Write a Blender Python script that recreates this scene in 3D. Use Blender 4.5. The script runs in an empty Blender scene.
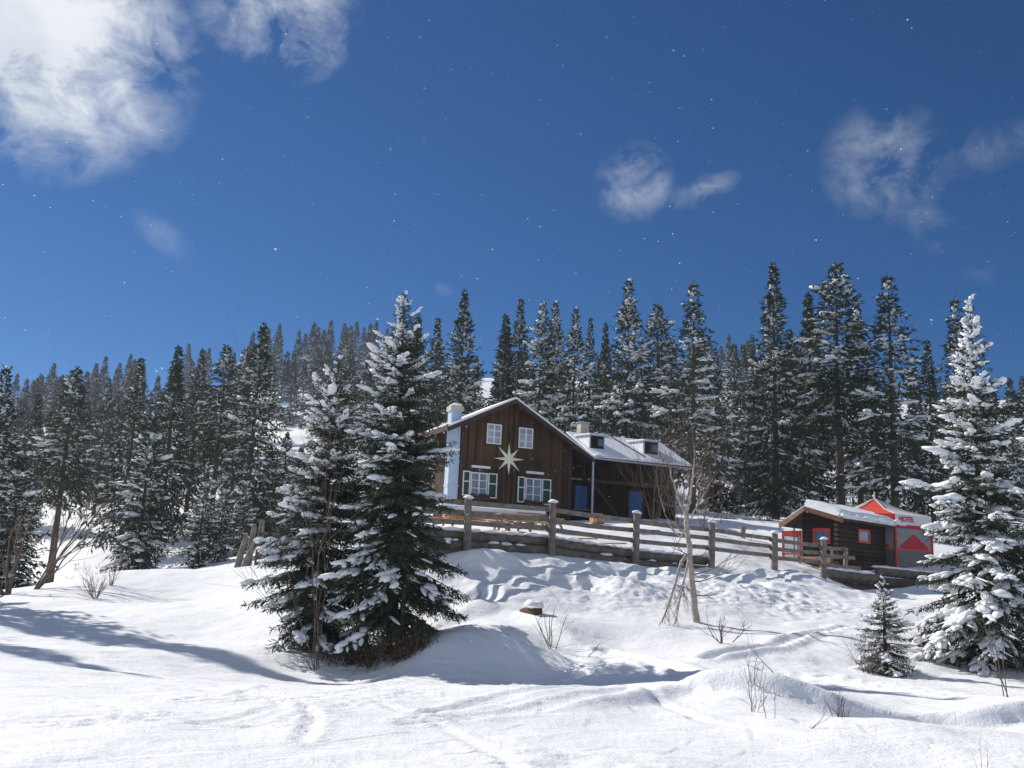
import bpy, bmesh, math
import numpy as np
from mathutils import Vector, Matrix

scene = bpy.context.scene
COL = scene.collection
rad = math.radians

# ------------------------------------------------------------------ survey of the place
EYE = np.array([0.0, 0.0, 1.6])
PITCH, ROLL = rad(11.0), rad(2.5)
def _rx(a):
    c, s = math.cos(a), math.sin(a); return np.array([[1, 0, 0], [0, c, -s], [0, s, c]])
def _rz(a):
    c, s = math.cos(a), math.sin(a); return np.array([[c, -s, 0], [s, c, 0], [0, 0, 1]])
VIEW = _rx(math.pi / 2 + PITCH) @ _rz(ROLL)
def at(px, py, D):
    """world point sighted at (px, py) that lies D metres ahead of the viewpoint"""
    r = VIEW @ np.array([(px - 512) / 1000.0, (384 - py) / 1000.0, -1.0])
    return EYE + r * (D / r[1])
SUN_EL = rad(34)
SUN_DIR = np.array([-0.82, 0.57, 0.0]); SUN_DIR /= np.linalg.norm(SUN_DIR)

# ------------------------------------------------------------------ helpers
def prop(o, label=None, cat=None, group=None, kind=None):
    if label: o['label'] = label
    if cat: o['category'] = cat
    if group: o['group'] = group
    if kind: o['kind'] = kind
    return o
def empty(name, loc, label=None, cat=None, group=None, rz=0.0, scale=None):
    o = bpy.data.objects.new(name, None); COL.objects.link(o)
    o.empty_display_size = 0.2
    o.location = loc; o.rotation_euler = (0, 0, rz)
    if scale: o.scale = scale
    return prop(o, label, cat, group)
def link(name, me, parent=None):
    o = bpy.data.objects.new(name, me); COL.objects.link(o)
    if parent: o.parent = parent
    return o

class MB:
    """collects vertices and faces for ONE mesh"""
    def __init__(s): s.v = []; s.f = []; s.n = 0; s.mi = []; s.sm = []
    def add(s, verts, faces, mi=0, smooth=False):
        verts = np.asarray(verts, dtype=np.float32).reshape(-1, 3)
        s.v.append(verts)
        faces = np.asarray(faces, dtype=np.int64)
        s.f.append(faces + s.n); s.n += len(verts)
        s.mi.append(np.full(len(faces), mi, np.int32)); s.sm.append(np.full(len(faces), smooth, bool))
    def box(s, x0, x1, y0, y1, z0, z1, mi=0):
        v = [(x0,y0,z0),(x1,y0,z0),(x1,y1,z0),(x0,y1,z0),(x0,y0,z1),(x1,y0,z1),(x1,y1,z1),(x0,y1,z1)]
        f = [(0,3,2,1),(4,5,6,7),(0,1,5,4),(1,2,6,5),(2,3,7,6),(3,0,4,7)]
        s.add(v, f, mi)
    def beam(s, p, q, w, h, mi=0, roll=0.0):
        """square bar from p to q, w wide and h high"""
        p = np.array(p, float); q = np.array(q, float); d = q - p; d /= np.linalg.norm(d)
        up = np.array([0, 0, 1.0]) if abs(d[2]) < .95 else np.array([0, 1.0, 0])
        sx = np.cross(d, up); sx /= np.linalg.norm(sx); uz = np.cross(sx, d)
        if roll: sx, uz = sx*math.cos(roll)+uz*math.sin(roll), uz*math.cos(roll)-sx*math.sin(roll)
        v = []
        for c in (p, q):
            for a, b in ((-1,-1),(1,-1),(1,1),(-1,1)): v.append(c + sx*a*w/2 + uz*b*h/2)
        s.add(v, [(0,1,2,3),(7,6,5,4),(0,4,5,1),(1,5,6,2),(2,6,7,3),(3,7,4,0)], mi)
    def prism(s, poly, axis, a0, a1, mi=0):
        """poly: 2-D outline; axis 'x','y','z' is the extrusion axis"""
        n = len(poly); v = []
        for a in (a0, a1):
            for (p, q) in poly:
                v.append({'x': (a,p,q), 'y': (p,a,q), 'z': (p,q,a)}[axis])
        s.add(v, [(i, (i+1) % n, n+(i+1) % n, n+i) for i in range(n)], mi)
        # caps as fans
        for base, flip in ((0, 1), (n, 0)):
            cc = np.mean(np.array(v[base:base+n]), axis=0)
            vv = list(v[base:base+n]) + [cc]
            s.add(vv, [((i+1) % n, i, n, n) if flip else (i, (i+1) % n, n, n) for i in range(n)], mi)
    def tube(s, pts, radii, sides=6, mi=0, cap=True, squash=1.0):
        pts = np.asarray(pts, float); n = len(pts)
        radii = np.broadcast_to(np.asarray(radii, float), (n,))
        t = np.gradient(pts, axis=0); t /= (np.linalg.norm(t, axis=1, keepdims=True) + 1e-9)
        ref = np.array([0, 0, 1.0]) if abs(t[0, 2]) < .9 else np.array([1.0, 0, 0])
        a = np.cross(t, ref); a /= (np.linalg.norm(a, axis=1, keepdims=True) + 1e-9)
        b = np.cross(a, t)
        ang = np.linspace(0, 2*math.pi, sides, endpoint=False)
        ring = (a[:, None, :]*np.cos(ang)[None, :, None] + squash*b[:, None, :]*np.sin(ang)[None, :, None])
        v = pts[:, None, :] + ring * radii[:, None, None]
        f = []
        for i in range(n-1):
            for j in range(sides):
                k = (j+1) % sides
                f.append((i*sides+j, i*sides+k, (i+1)*sides+k, (i+1)*sides+j))
        s.add(v.reshape(-1, 3), f, mi, True)
        if cap:
            for i, fl in ((0, 0), (n-1, 1)):
                vv = list(v[i]) + [pts[i]]
                s.add(vv, [(j, (j+1) % sides, sides, sides) if fl else ((j+1) % sides, j, sides, sides) for j in range(sides)], mi)
    def mesh(s, name, mats):
        V = np.concatenate(s.v) if s.v else np.zeros((0, 3), np.float32)
        me = bpy.data.meshes.new(name)
        me.vertices.add(len(V)); me.vertices.foreach_set('co', V.astype(np.float32).ravel())
        loops, starts, mi, sm = [], [], [], []; off = 0
        for F, m, g in zip(s.f, s.mi, s.sm):
            if F.shape[1] == 4:
                deg = F[:, 2] == F[:, 3]
                Q = F[~deg]; T = F[deg][:, :3]
            else: Q = np.zeros((0, 4), np.int64); T = F
            for A, msk in ((Q, ~deg if F.shape[1] == 4 else np.zeros(len(F), bool)), (T, deg if F.shape[1] == 4 else np.ones(len(F), bool))):
                if len(A) == 0: continue
                k = A.shape[1]
                loops.append(A.ravel()); starts.append(off + np.arange(len(A))*k); off += A.size
                mi.append(m[msk]); sm.append(g[msk])
        loops = np.concatenate(loops).astype(np.int32); starts = np.concatenate(starts).astype(np.int32)
        me.loops.add(len(loops)); me.loops.foreach_set('vertex_index', loops)
        me.polygons.add(len(starts)); me.polygons.foreach_set('loop_start', starts)
        me.polygons.foreach_set('material_index', np.concatenate(mi)); me.polygons.foreach_set('use_smooth', np.concatenate(sm))
        for m in (mats if isinstance(mats, (list, tuple)) else [mats]): me.materials.append(m)
        me.update(calc_edges=True); me.validate()
        return me
    def build(s, name, mats, parent=None, bevel=0.0):
        o = link(name, s.mesh(name, mats), parent)
        if bevel:
            bm = bmesh.new(); bm.from_mesh(o.data); bmesh.ops.remove_doubles(bm, verts=bm.verts, dist=1e-5)
            bmesh.ops.dissolve_limit(bm, angle_limit=0.01, verts=bm.verts, edges=bm.edges)
            es = [e for e in bm.edges if len(e.link_faces) == 2 and e.calc_face_angle(0) > 0.5]
            bmesh.ops.bevel(bm, geom=es, offset=bevel, segments=2, affect='EDGES', profile=.6)
            bm.to_mesh(o.data); bm.free()
        return o

_rs = np.random.RandomState(7)
def _ico(sub):
    bm = bmesh.new(); bmesh.ops.create_icosphere(bm, subdivisions=sub, radius=1)
    v = np.array([x.co[:] for x in bm.verts]); f = np.array([[y.index for y in x.verts] for x in bm.faces]); bm.free()
    return v, f
ICO = {k: _ico(k) for k in (1, 2, 3)}
def _lump(sub, amp, seed):
    v, f = ICO[sub]; r = np.random.RandomState(seed); d = np.ones(len(v))
    for k in range(7):
        w = r.normal(size=3); w *= (1.6 + .5*k)/np.linalg.norm(w); d += amp/(1+.45*k)*np.sin(v @ w*1.7 + r.uniform(0, 6))
    w = v*d[:, None]; w[:, 2] = np.where(w[:, 2] < 0, w[:, 2]*.6, w[:, 2])
    return w, f
LUMPS = {sub: [_lump(sub, .13, 40+i) for i in range(8)] for sub in (1, 2, 3)}

# value noise for the ground
def vnoise(x, y, seed=0):
    xi = np.floor(x).astype(np.int64); yi = np.floor(y).astype(np.int64); xf = x-xi; yf = y-yi
    def h(i, j):
        n = (i*374761393 + j*668265263 + seed*974634533) & 0x7fffffff
        n = ((n ^ (n >> 13))*1274126177) & 0x7fffffff
        return ((n ^ (n >> 16)) & 0xffff)/65535.0
    u = xf*xf*xf*(xf*(xf*6-15)+10); v = yf*yf*yf*(yf*(yf*6-15)+10)
    return (h(xi, yi)*(1-u)+h(xi+1, yi)*u)*(1-v) + (h(xi, yi+1)*(1-u)+h(xi+1, yi+1)*u)*v - .5
def fbm(x, y, oct=4, seed=0):
    r = 0; a = 1.0
    for k in range(oct): r = r + a*vnoise(x*2**k+17.3*k, y*2**k-9.1*k, seed+k); a *= .5
    return r

# ------------------------------------------------------------------ materials
def mat(name):
    m = bpy.data.materials.new(name); m.use_nodes = True
    nt = m.node_tree; b = nt.nodes['Principled BSDF']
    return m, nt, b
def N(nt, typ, **kw):
    n = nt.nodes.new(typ)
    for k, v in kw.items():
        if k in n.inputs.keys(): n.inputs[k].default_value = v
        else: setattr(n, k, v)
    return n
def L(nt, a, b): nt.links.new(a, b)
def ramp(nt, fac, stops):
    r = nt.nodes.new('ShaderNodeValToRGB'); e = r.color_ramp.elements
    while len(e) < len(stops): e.new(0.5)
    for el, (p, c) in zip(e, stops): el.position = p; el.color = (*c, 1) if len(c) == 3 else c
    L(nt, fac, r.inputs[0]); return r
def simple(name, c, rough=.6, var=.25, scale=6.0, bump=.2, metal=0.0, c2=None, coord='Object', stretch=(1,1,1), spec=.3):
    m, nt, b = mat(name)
    tc = N(nt, 'ShaderNodeTexCoord'); mp = N(nt, 'ShaderNodeMapping'); mp.inputs['Scale'].default_value = stretch
    L(nt, tc.outputs[coord], mp.inputs[0])
    n = N(nt, 'ShaderNodeTexNoise', Scale=scale, Detail=6.0, Roughness=.6); L(nt, mp.outputs[0], n.inputs['Vector'])
    lo = tuple(x*(1-var) for x in c); hi = tuple(min(1, x*(1+var)) for x in (c2 or c))
    r = ramp(nt, n.outputs['Fac'], [(.3, lo), (.7, hi)])
    L(nt, r.outputs[0], b.inputs['Base Color'])
    b.inputs['Roughness'].default_value = rough; b.inputs['Metallic'].default_value = metal
    b.inputs['Specular IOR Level'].default_value = spec
    if bump:
        bp = N(nt, 'ShaderNodeBump', Strength=bump, Distance=.02); L(nt, n.outputs['Fac'], bp.inputs['Height']); L(nt, bp.outputs[0], b.inputs['Normal'])
    return m
def planks(name, c1, c2, axis, width, groove=.12, rough=.8, bump=.6, grain=(1,1,1), dark=.35):
    """boards side by side along one object axis, each of its own tone, with stretched grain and dark joints"""
    m, nt, b = mat(name)
    tc = N(nt, 'ShaderNodeTexCoord'); sp = N(nt, 'ShaderNodeSeparateXYZ'); L(nt, tc.outputs['Object'], sp.inputs[0])
    sc = N(nt, 'ShaderNodeMath', operation='DIVIDE'); L(nt, sp.outputs[axis], sc.inputs[0]); sc.inputs[1].default_value = width
    fl = N(nt, 'ShaderNodeMath', operation='FLOOR'); L(nt, sc.outputs[0], fl.inputs[0])
    fr = N(nt, 'ShaderNodeMath', operation='FRACT'); L(nt, sc.outputs[0], fr.inputs[0])
    wn = N(nt, 'ShaderNodeTexWhiteNoise', noise_dimensions='1D'); L(nt, fl.outputs[0], wn.inputs['W'])
    mp = N(nt, 'ShaderNodeMapping'); mp.inputs['Scale'].default_value = grain; L(nt, tc.outputs['Object'], mp.inputs[0])
    no = N(nt, 'ShaderNodeTexNoise', Scale=5.0, Detail=8.0, Roughness=.65); L(nt, mp.outputs[0], no.inputs['Vector'])
    n2 = N(nt, 'ShaderNodeTexNoise', Scale=.6, Detail=3.0); L(nt, tc.outputs['Object'], n2.inputs['Vector'])
    a = N(nt, 'ShaderNodeMath', operation='MULTIPLY_ADD'); L(nt, wn.outputs['Value'], a.inputs[0]); a.inputs[1].default_value = .45; L(nt, no.outputs['Fac'], a.inputs[2])
    a2 = N(nt, 'ShaderNodeMath', operation='ADD'); L(nt, a.outputs[0], a2.inputs[0]); L(nt, n2.outputs['Fac'], a2.inputs[1])
    r = ramp(nt, a2.outputs[0], [(.75, c1), (1.6, c2)])
    r.color_ramp.elements[0].position = .35; r.color_ramp.elements[1].position = .95
    mr = N(nt, 'ShaderNodeMapRange'); mr.inputs['From Min'].default_value = .6; mr.inputs['From Max'].default_value = 1.8
    L(nt, a2.outputs[0], mr.inputs['Value']); L(nt, mr.outputs[0], r.inputs[0])
    # joint
    d = N(nt, 'ShaderNodeMath', operation='PINGPONG'); L(nt, fr.outputs[0], d.inputs[0]); d.inputs[1].default_value = .5
    g = N(nt, 'ShaderNodeMapRange'); g.inputs['From Min'].default_value = 0; g.inputs['From Max'].default_value = groove; L(nt, d.outputs[0], g.inputs['Value'])
    mx = N(nt, 'ShaderNodeMix', data_type='RGBA', blend_type='MULTIPLY'); mx.inputs[0].default_value = 1
    gr = ramp(nt, g.outputs[0], [(0, (dark,)*3), (1, (1, 1, 1))])
    L(nt, r.outputs[0], mx.inputs[6]); L(nt, gr.outputs[0], mx.inputs[7]); L(nt, mx.outputs[2], b.inputs['Base Color'])
    h = N(nt, 'ShaderNodeMath', operation='MULTIPLY_ADD'); L(nt, no.outputs['Fac'], h.inputs[0]); h.inputs[1].default_value = .3; L(nt, g.outputs[0], h.inputs[2])
    bp = N(nt, 'ShaderNodeBump', Strength=bump, Distance=.02); L(nt, h.outputs[0], bp.inputs['Height']); L(nt, bp.outputs[0], b.inputs['Normal'])
    b.inputs['Roughness'].default_value = rough; b.inputs['Specular IOR Level'].default_value = .2
    return m
def snow_mat(name, ground=False):
    m, nt, b = mat(name)
    geo = N(nt, 'ShaderNodeNewGeometry')
    n1 = N(nt, 'ShaderNodeTexNoise', Scale=1.3 if not ground else .35, Detail=5.0); L(nt, geo.outputs['Position'], n1.inputs['Vector'])
    r = ramp(nt, n1.outputs['Fac'], [(.3, (.86, .87, .885)), (.7, (.915, .915, .92))])
    L(nt, r.outputs[0], b.inputs['Base Color'])
    b.inputs['Roughness'].default_value = .65; b.inputs['Specular IOR Level'].default_value = .15
    n2 = N(nt, 'ShaderNodeTexNoise', Scale=9.0, Detail=8.0, Roughness=.62); L(nt, geo.outputs['Position'], n2.inputs['Vector'])
    if not ground:
        bp = N(nt, 'ShaderNodeBump', Strength=.35, Distance=.05); L(nt, n2.outputs['Fac'], bp.inputs['Height']); L(nt, bp.outputs[0], b.inputs['Normal'])
        return m
    # ground: grain, soft wind ripples and long thin ski scratches
    n3 = N(nt, 'ShaderNodeTexNoise', Scale=2.2, Detail=6.0, Roughness=.55); L(nt, geo.outputs['Position'], n3.inputs['Vector'])
    hs = None
    def addh(sock, k):
        nonlocal hs
        q = N(nt, 'ShaderNodeMath', operation='MULTIPLY'); L(nt, sock, q.inputs[0]); q.inputs[1].default_value = k
        if hs is None: hs = q.outputs[0]
        else:
            w = N(nt, 'ShaderNodeMath', operation='ADD'); L(nt, hs, w.inputs[0]); L(nt, q.outputs[0], w.inputs[1]); hs = w.outputs[0]
    addh(n2.outputs['Fac'], .022); addh(n3.outputs['Fac'], .045)
    n4 = N(nt, 'ShaderNodeTexNoise', Scale=28.0, Detail=4.0); L(nt, geo.outputs['Position'], n4.inputs['Vector']); addh(n4.outputs['Fac'], .012)
    for k, (loc, sc, dist, msk, rot) in enumerate((((14, 8, 0), .55, 3.2, 1.1, 0), ((-30, 30, 0), .42, 4.0, .8, 0), ((6, -14, 0), .48, 2.6, .9, 0))):
        mp = N(nt, 'ShaderNodeMapping'); mp.inputs['Location'].default_value = loc; L(nt, geo.outputs['Position'], mp.inputs[0])
        wv = N(nt, 'ShaderNodeTexWave', wave_type='RINGS', rings_direction='Z', wave_profile='SAW'); wv.inputs['Scale'].default_value = sc; wv.inputs['Distortion'].default_value = dist
        wv.inputs['Detail'].default_value = 1.0; wv.inputs['Detail Scale'].default_value = .12
        L(nt, mp.outputs[0], wv.inputs['Vector'])
        th = N(nt, 'ShaderNodeMapRange'); th.inputs['From Min'].default_value = .90; th.inputs['From Max'].default_value = 1.0; L(nt, wv.outputs['Fac'], th.inputs['Value'])
        mk = N(nt, 'ShaderNodeTexNoise', Scale=msk, Detail=2.0); mp2 = N(nt, 'ShaderNodeMapping'); mp2.inputs['Location'].default_value = (k*7.7, 3, k); L(nt, geo.outputs['Position'], mp2.inputs[0]); L(nt, mp2.outputs[0], mk.inputs['Vector'])
        mt = N(nt, 'ShaderNodeMapRange'); mt.inputs['From Min'].default_value = .52; mt.inputs['From Max'].default_value = .62; L(nt, mk.outputs['Fac'], mt.inputs['Value'])
        pr = N(nt, 'ShaderNodeMath', operation='MULTIPLY'); L(nt, th.outputs[0], pr.inputs[0]); L(nt, mt.outputs[0], pr.inputs[1])
        addh(pr.outputs[0], -.016)
    bp = N(nt, 'ShaderNodeBump', Strength=.85, Distance=1.0); L(nt, hs, bp.inputs['Height']); L(nt, bp.outputs[0], b.inputs['Normal'])
    return m

M = {}
M['snow_ground'] = snow_mat('snow_ground', True)
M['snow'] = snow_mat('snow_pile')
M['needle'] = simple('spruce_needles', (.026, .046, .024), rough=.7, var=.45, scale=1.4, bump=0, c2=(.034, .052, .026))
M['needle_far'] = simple('distant_spruce_needles', (.03, .048, .036), rough=.8, var=.4, scale=.5, bump=0)
M['needle_dry'] = simple('dry_reddish_needles', (.11, .055, .025), rough=.8, var=.4, scale=3, bump=0)
M['bark'] = simple('grey_bark', (.085, .065, .05), rough=.9, var=.5, scale=7, bump=.7, stretch=(1, 1, .25))
M['birch'] = simple('pale_birch_bark', (.40, .35, .30), rough=.8, var=.35, scale=5, bump=.3, stretch=(1, 1, 2.5))
M['twig'] = simple('bare_twig', (.15, .11, .085), rough=.85, var=.4, scale=5, bump=0)
M['twig_red'] = simple('reddish_twig', (.17, .09, .065), rough=.85, var=.4, scale=5, bump=0)
M['twig_brown'] = simple('brown_twig', (.13, .085, .065), rough=.85, var=.4, scale=5, bump=0)
M['leaf_dead'] = simple('dead_leaf', (.12, .075, .04), rough=.85, var=.5, scale=4, bump=0)
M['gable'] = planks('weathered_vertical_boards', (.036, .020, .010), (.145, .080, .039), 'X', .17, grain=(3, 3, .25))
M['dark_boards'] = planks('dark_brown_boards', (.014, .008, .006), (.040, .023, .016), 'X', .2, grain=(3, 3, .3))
M['log'] = planks('dark_log_courses', (.028, .018, .013), (.085, .052, .036), 'Z', .2, groove=.2, grain=(.4, .4, 3))
M['grey_wood'] = simple('weathered_grey_wood', (.21, .18, .155), rough=.85, var=.45, scale=5, bump=.5, stretch=(1, 1, 1))
M['grey_log'] = simple('weathered_grey_log', (.15, .125, .105), rough=.9, var=.5, scale=4, bump=.6)
M['dark_wood'] = simple('dark_roof_timber', (.06, .035, .025), rough=.8, var=.35, scale=4, bump=.3)
M['red_fascia'] = simple('faded_reddish_board', (.20, .09, .06), rough=.75, var=.35, scale=5, bump=.3)
M['log_cut'] = simple('sawn_log_end', (.14, .10, .075), rough=.85, var=.3, scale=6, bump=.4)
M['tan_wood'] = simple('sunbleached_tan_board', (.38, .24, .15), rough=.75, var=.3, scale=5, bump=.3)
M['orange_wood'] = simple('orange_brown_wood', (.42, .20, .07), rough=.6, var=.35, scale=5, bump=.3)
M['yellow_wood'] = simple('light_yellow_wood', (.5, .34, .16), rough=.7, var=.3, scale=5, bump=.3)
M['white_paint'] = simple('white_painted_wood', (.76, .76, .74), rough=.5, var=.08, scale=6, bump=.1)
M['green_paint'] = simple('dark_green_shutter_paint', (.02, .052, .04), rough=.5, var=.25, scale=6, bump=.2)
M['blue_paint'] = planks('blue_painted_boards', (.035, .095, .23), (.055, .13, .29), 'X', .15, rough=.5, bump=.3, grain=(2, 2, .4), dark=.6)
M['plaster'] = simple('pale_blue_limewash', (.46, .57, .70), rough=.85, var=.08, scale=3, bump=.2)
M['concrete'] = simple('grey_cream_concrete', (.55, .50, .42), rough=.9, var=.2, scale=5, bump=.3)
M['star'] = simple('cream_star_paint', (.85, .82, .66), rough=.5, var=.08, scale=5, bump=.1)
M['tin'] = simple('galvanised_sheet', (.42, .45, .48), rough=.4, var=.2, scale=3, bump=.1, metal=.6)
M['zinc_white'] = simple('pale_sheet_metal', (.72, .74, .76), rough=.5, var=.1, scale=3, bump=.1)
M['red_paint'] = simple('bright_red_paint', (.62, .06, .035), rough=.5, var=.15, scale=5, bump=.1)
M['red_cloth'] = simple('red_tent_fabric', (.62, .075, .045), rough=.7, var=.12, scale=3, bump=.1)
M['crimson'] = simple('crimson_band_fabric', (.45, .03, .05), rough=.7, var=.15, scale=3, bump=.1)
M['white_cloth'] = simple('off_white_tent_fabric', (.66, .64, .62), rough=.7, var=.06, scale=2, bump=.1)
M['letter'] = simple('red_lettering', (.45, .05, .08), rough=.6, var=.15, scale=8, bump=0)
M['flower'] = simple('dried_window_plants', (.09, .055, .04), rough=.9, var=.5, scale=14, bump=.6)
M['rock'] = simple('brown_wood_end', (.09, .055, .04), rough=.9, var=.4, scale=6, bump=.6)
M['gondola_white'] = simple('gondola_shell', (.62, .72, .74), rough=.35, var=.05, scale=2, bump=0)
def glass(name, c, rough=.12):
    m, nt, b = mat(name)
    tc = N(nt, 'ShaderNodeTexCoord'); n = N(nt, 'ShaderNodeTexNoise', Scale=1.7, Detail=3.0); L(nt, tc.outputs['Object'], n.inputs['Vector'])
    r = ramp(nt, n.outputs['Fac'], [(.35, tuple(x*.6 for x in c)), (.65, tuple(x*1.25 for x in c))]); L(nt, r.outputs[0], b.inputs['Base Color'])
    b.inputs['Roughness'].default_value = rough; b.inputs['Specular IOR Level'].default_value = .6
    return m
M['pane'] = glass('curtained_window_glass', (.20, .23, .29))
M['pane_pale'] = glass('lace_curtained_glass', (.36, .38, .42))
M['pane_blue'] = glass('blue_reflecting_glass', (.10, .16, .26), .08)
M['gondola_glass'] = glass('gondola_glass', (.10, .17, .24), .1)
def clear_pvc(name, c, alpha):
    m, nt, b = mat(name)
    tr = N(nt, 'ShaderNodeBsdfTransparent'); mx = N(nt, 'ShaderNodeMixShader'); mx.inputs[0].default_value = alpha
    n = N(nt, 'ShaderNodeTexNoise', Scale=2.0, Detail=4.0); r = ramp(nt, n.outputs['Fac'], [(.3, tuple(x*.8 for x in c)), (.7, c)]); L(nt, r.outputs[0], b.inputs['Base Color'])
    b.inputs['Roughness'].default_value = .25
    L(nt, tr.outputs[0], mx.inputs[1]); L(nt, b.outputs[0], mx.inputs[2]); L(nt, mx.outputs[0], nt.nodes['Material Output'].inputs['Surface'])
    return m
M['pvc'] = clear_pvc('cloudy_clear_tent_window', (.30, .28, .27), .8)
M['pvc_dark'] = clear_pvc('dim_tent_skirt', (.10, .085, .10), .95)
M['weathershield'] = clear_pvc('clear_porch_glass', (.4, .42, .45), .35)

# ------------------------------------------------------------------ ground
CP = []
def cp(px, py, D): CP.append(tuple(at(px, py, D)))
for p in ((0,0,0),(-15,0,.1),(15,0,0),(0,-30,.2),(-60,-20,0),(60,-20,0),(-4.5,8,0),(0,8.4,0),(4.5,8.6,0),(0,4,0),(30,10,.3),(-30,15,-.1),(60,30,1.5)): CP.append(p)
for t in ((385,658,25),(260,650,26),(0,655,21),(0,622,28),(130,571,44),(180,600,38),(235,571,49),(90,600,36),(40,608,33),(57,594,74),(109,573,77),(148,573,61),(8,628,58),(320,642,27),(200,640,28),
          (100,500,120),(190,480,122),(290,430,190),(340,370,320),(340,410,230),(30,438,320),(180,408,320),(740,395,300),(1000,400,300),(560,380,310),(20,500,150),
          (440,600,30),(530,610,29.5),(460,556,33.6),(551,557,35.6),(635,566,38),(711,568,40.4),(774,570,42.4),(823,579,44),(880,596,44),(697,622,29),(640,640,27),(700,660,24),(850,640,26.5),(780,622,30),
          (885,672,23.5),(985,665,25),(1010,618,33),(1024,590,42),(700,722,13),(900,725,13),(690,679,17),(760,690,16.6),(830,702,16.2),(900,709,16),(1010,717,15.8),(960,735,12),(512,690,16),(300,700,14),(100,700,13.5),
          (520,655,24.3),(450,648,25),(560,625,27.6),(610,641,26.3),(545,619,28),(535,642,25.6),(620,600,31),(740,600,33),(820,605,35),
          (475,530,42),(560,535,43.5),(590,524,57),(480,520,57),(700,525,60),(750,517,76),(690,530,50),(840,574,47.2),(900,563,52),(770,530,60),(800,560,50)): cp(*t)
for p in ((-40,40,-2.5),(-60,70,-4),(-35,50,-2.8),(-25,60,-.3),(60,60,3),(60,90,8),(30,90,7.5),(0,90,8.2),(20,120,13.5),(-15,100,8.5),(-300,320,36),(300,320,58),(-200,200,14),(200,200,32),(0,200,31),(-60,200,19),(60,160,21),(0,460,40),(-300,460,30),(300,460,40),(0,640,10),(-400,640,10),(400,640,10)): CP.append(p)
CP = np.array(CP); _c2 = 1.2**2
def _phi(d2): return -np.sqrt(d2 + _c2)
_P = CP[:, :2]; _d2 = ((_P[:, None]-_P[None])**2).sum(-1); _n = len(CP)
_A = np.zeros((_n+3, _n+3)); _A[:_n, :_n] = _phi(_d2) + np.eye(_n)*.15*0; _A[:_n, _n] = 1; _A[:_n, _n+1:] = _P; _A[_n, :_n] = 1; _A[_n+1:, :_n] = _P.T
_A[:_n, :_n] -= np.eye(_n)*.25
_W = np.linalg.solve(_A, np.concatenate([CP[:, 2], np.zeros(3)]))
def _base(x, y):
    x = np.asarray(x, float); y = np.asarray(y, float); z = _W[_n] + _W[_n+1]*x + _W[_n+2]*y
    for i in range(_n): z = z + _W[i]*_phi((x-_P[i, 0])**2 + (y-_P[i, 1])**2)
    return z
FA, FB = at(467,556,34)[:2], at(823,578,44.2)[:2]
_fd = (FB-FA)/np.linalg.norm(FB-FA); _fn = np.array([_fd[1], -_fd[0]])      # _fn points down the bank
def _sm(a, b, x): t = np.clip((x-a)/(b-a), 0, 1); return t*t*(3-2*t)
TRACKS = []      # (polyline, width, depth)
def track(pix, w, d): TRACKS.append((np.array([at(*t)[:2] for t in pix]), w, d))
for off in (0, .3):
    track([(420+30*off,716,12.6+off),(480,703,13.8+off),(560,690,15.6+off),(640,682,17.6+off),(700,688,16.6+off*.6)], .075, .05)
    track([(400,724,11.6+off),(470,714,12.4+off),(560,700,14.1+off),(630,690,16+off)], .07, .045)
track([(300,740,10.0),(309,726,11),(313,714,11.9),(304,703,13)], .06, .05)
track([(180,700,13.4),(230,690,14.6),(270,672,17.5)], .07, .04)
track([(520,768,8.4),(500,745,9.6),(440,722,11.8),(380,705,13.5)], .06, .03)
track([(600,668,21),(700,716,13.6),(800,735,12),(960,748,11.4)], .08, .035)
_r = np.random.RandomState(8)
for k in range(34):          # thin arcs carved by skis over the groomed slope
    px = _r.uniform(-20, 420); D = _r.uniform(9.5, 27); p0 = at(px, 384+165+1600/D+_r.uniform(-6, 6)-.044*(512-px), D)[:2]
    an = _r.normal(.75, .45); ln = _r.uniform(1.2, 4.5); cv = _r.normal(0, .22); tt = np.linspace(0, 1, 7)
    a_ = an+cv*tt*ln; pl = p0+np.cumsum(np.stack([np.cos(a_), np.sin(a_)], 1)*ln/6, 0)
    TRACKS.append((pl, .05, _r.uniform(.02, .04)))
    if k % 2: TRACKS.append((pl+np.array([.22, -.05]), .05, _r.uniform(.015, .03)))
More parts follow.
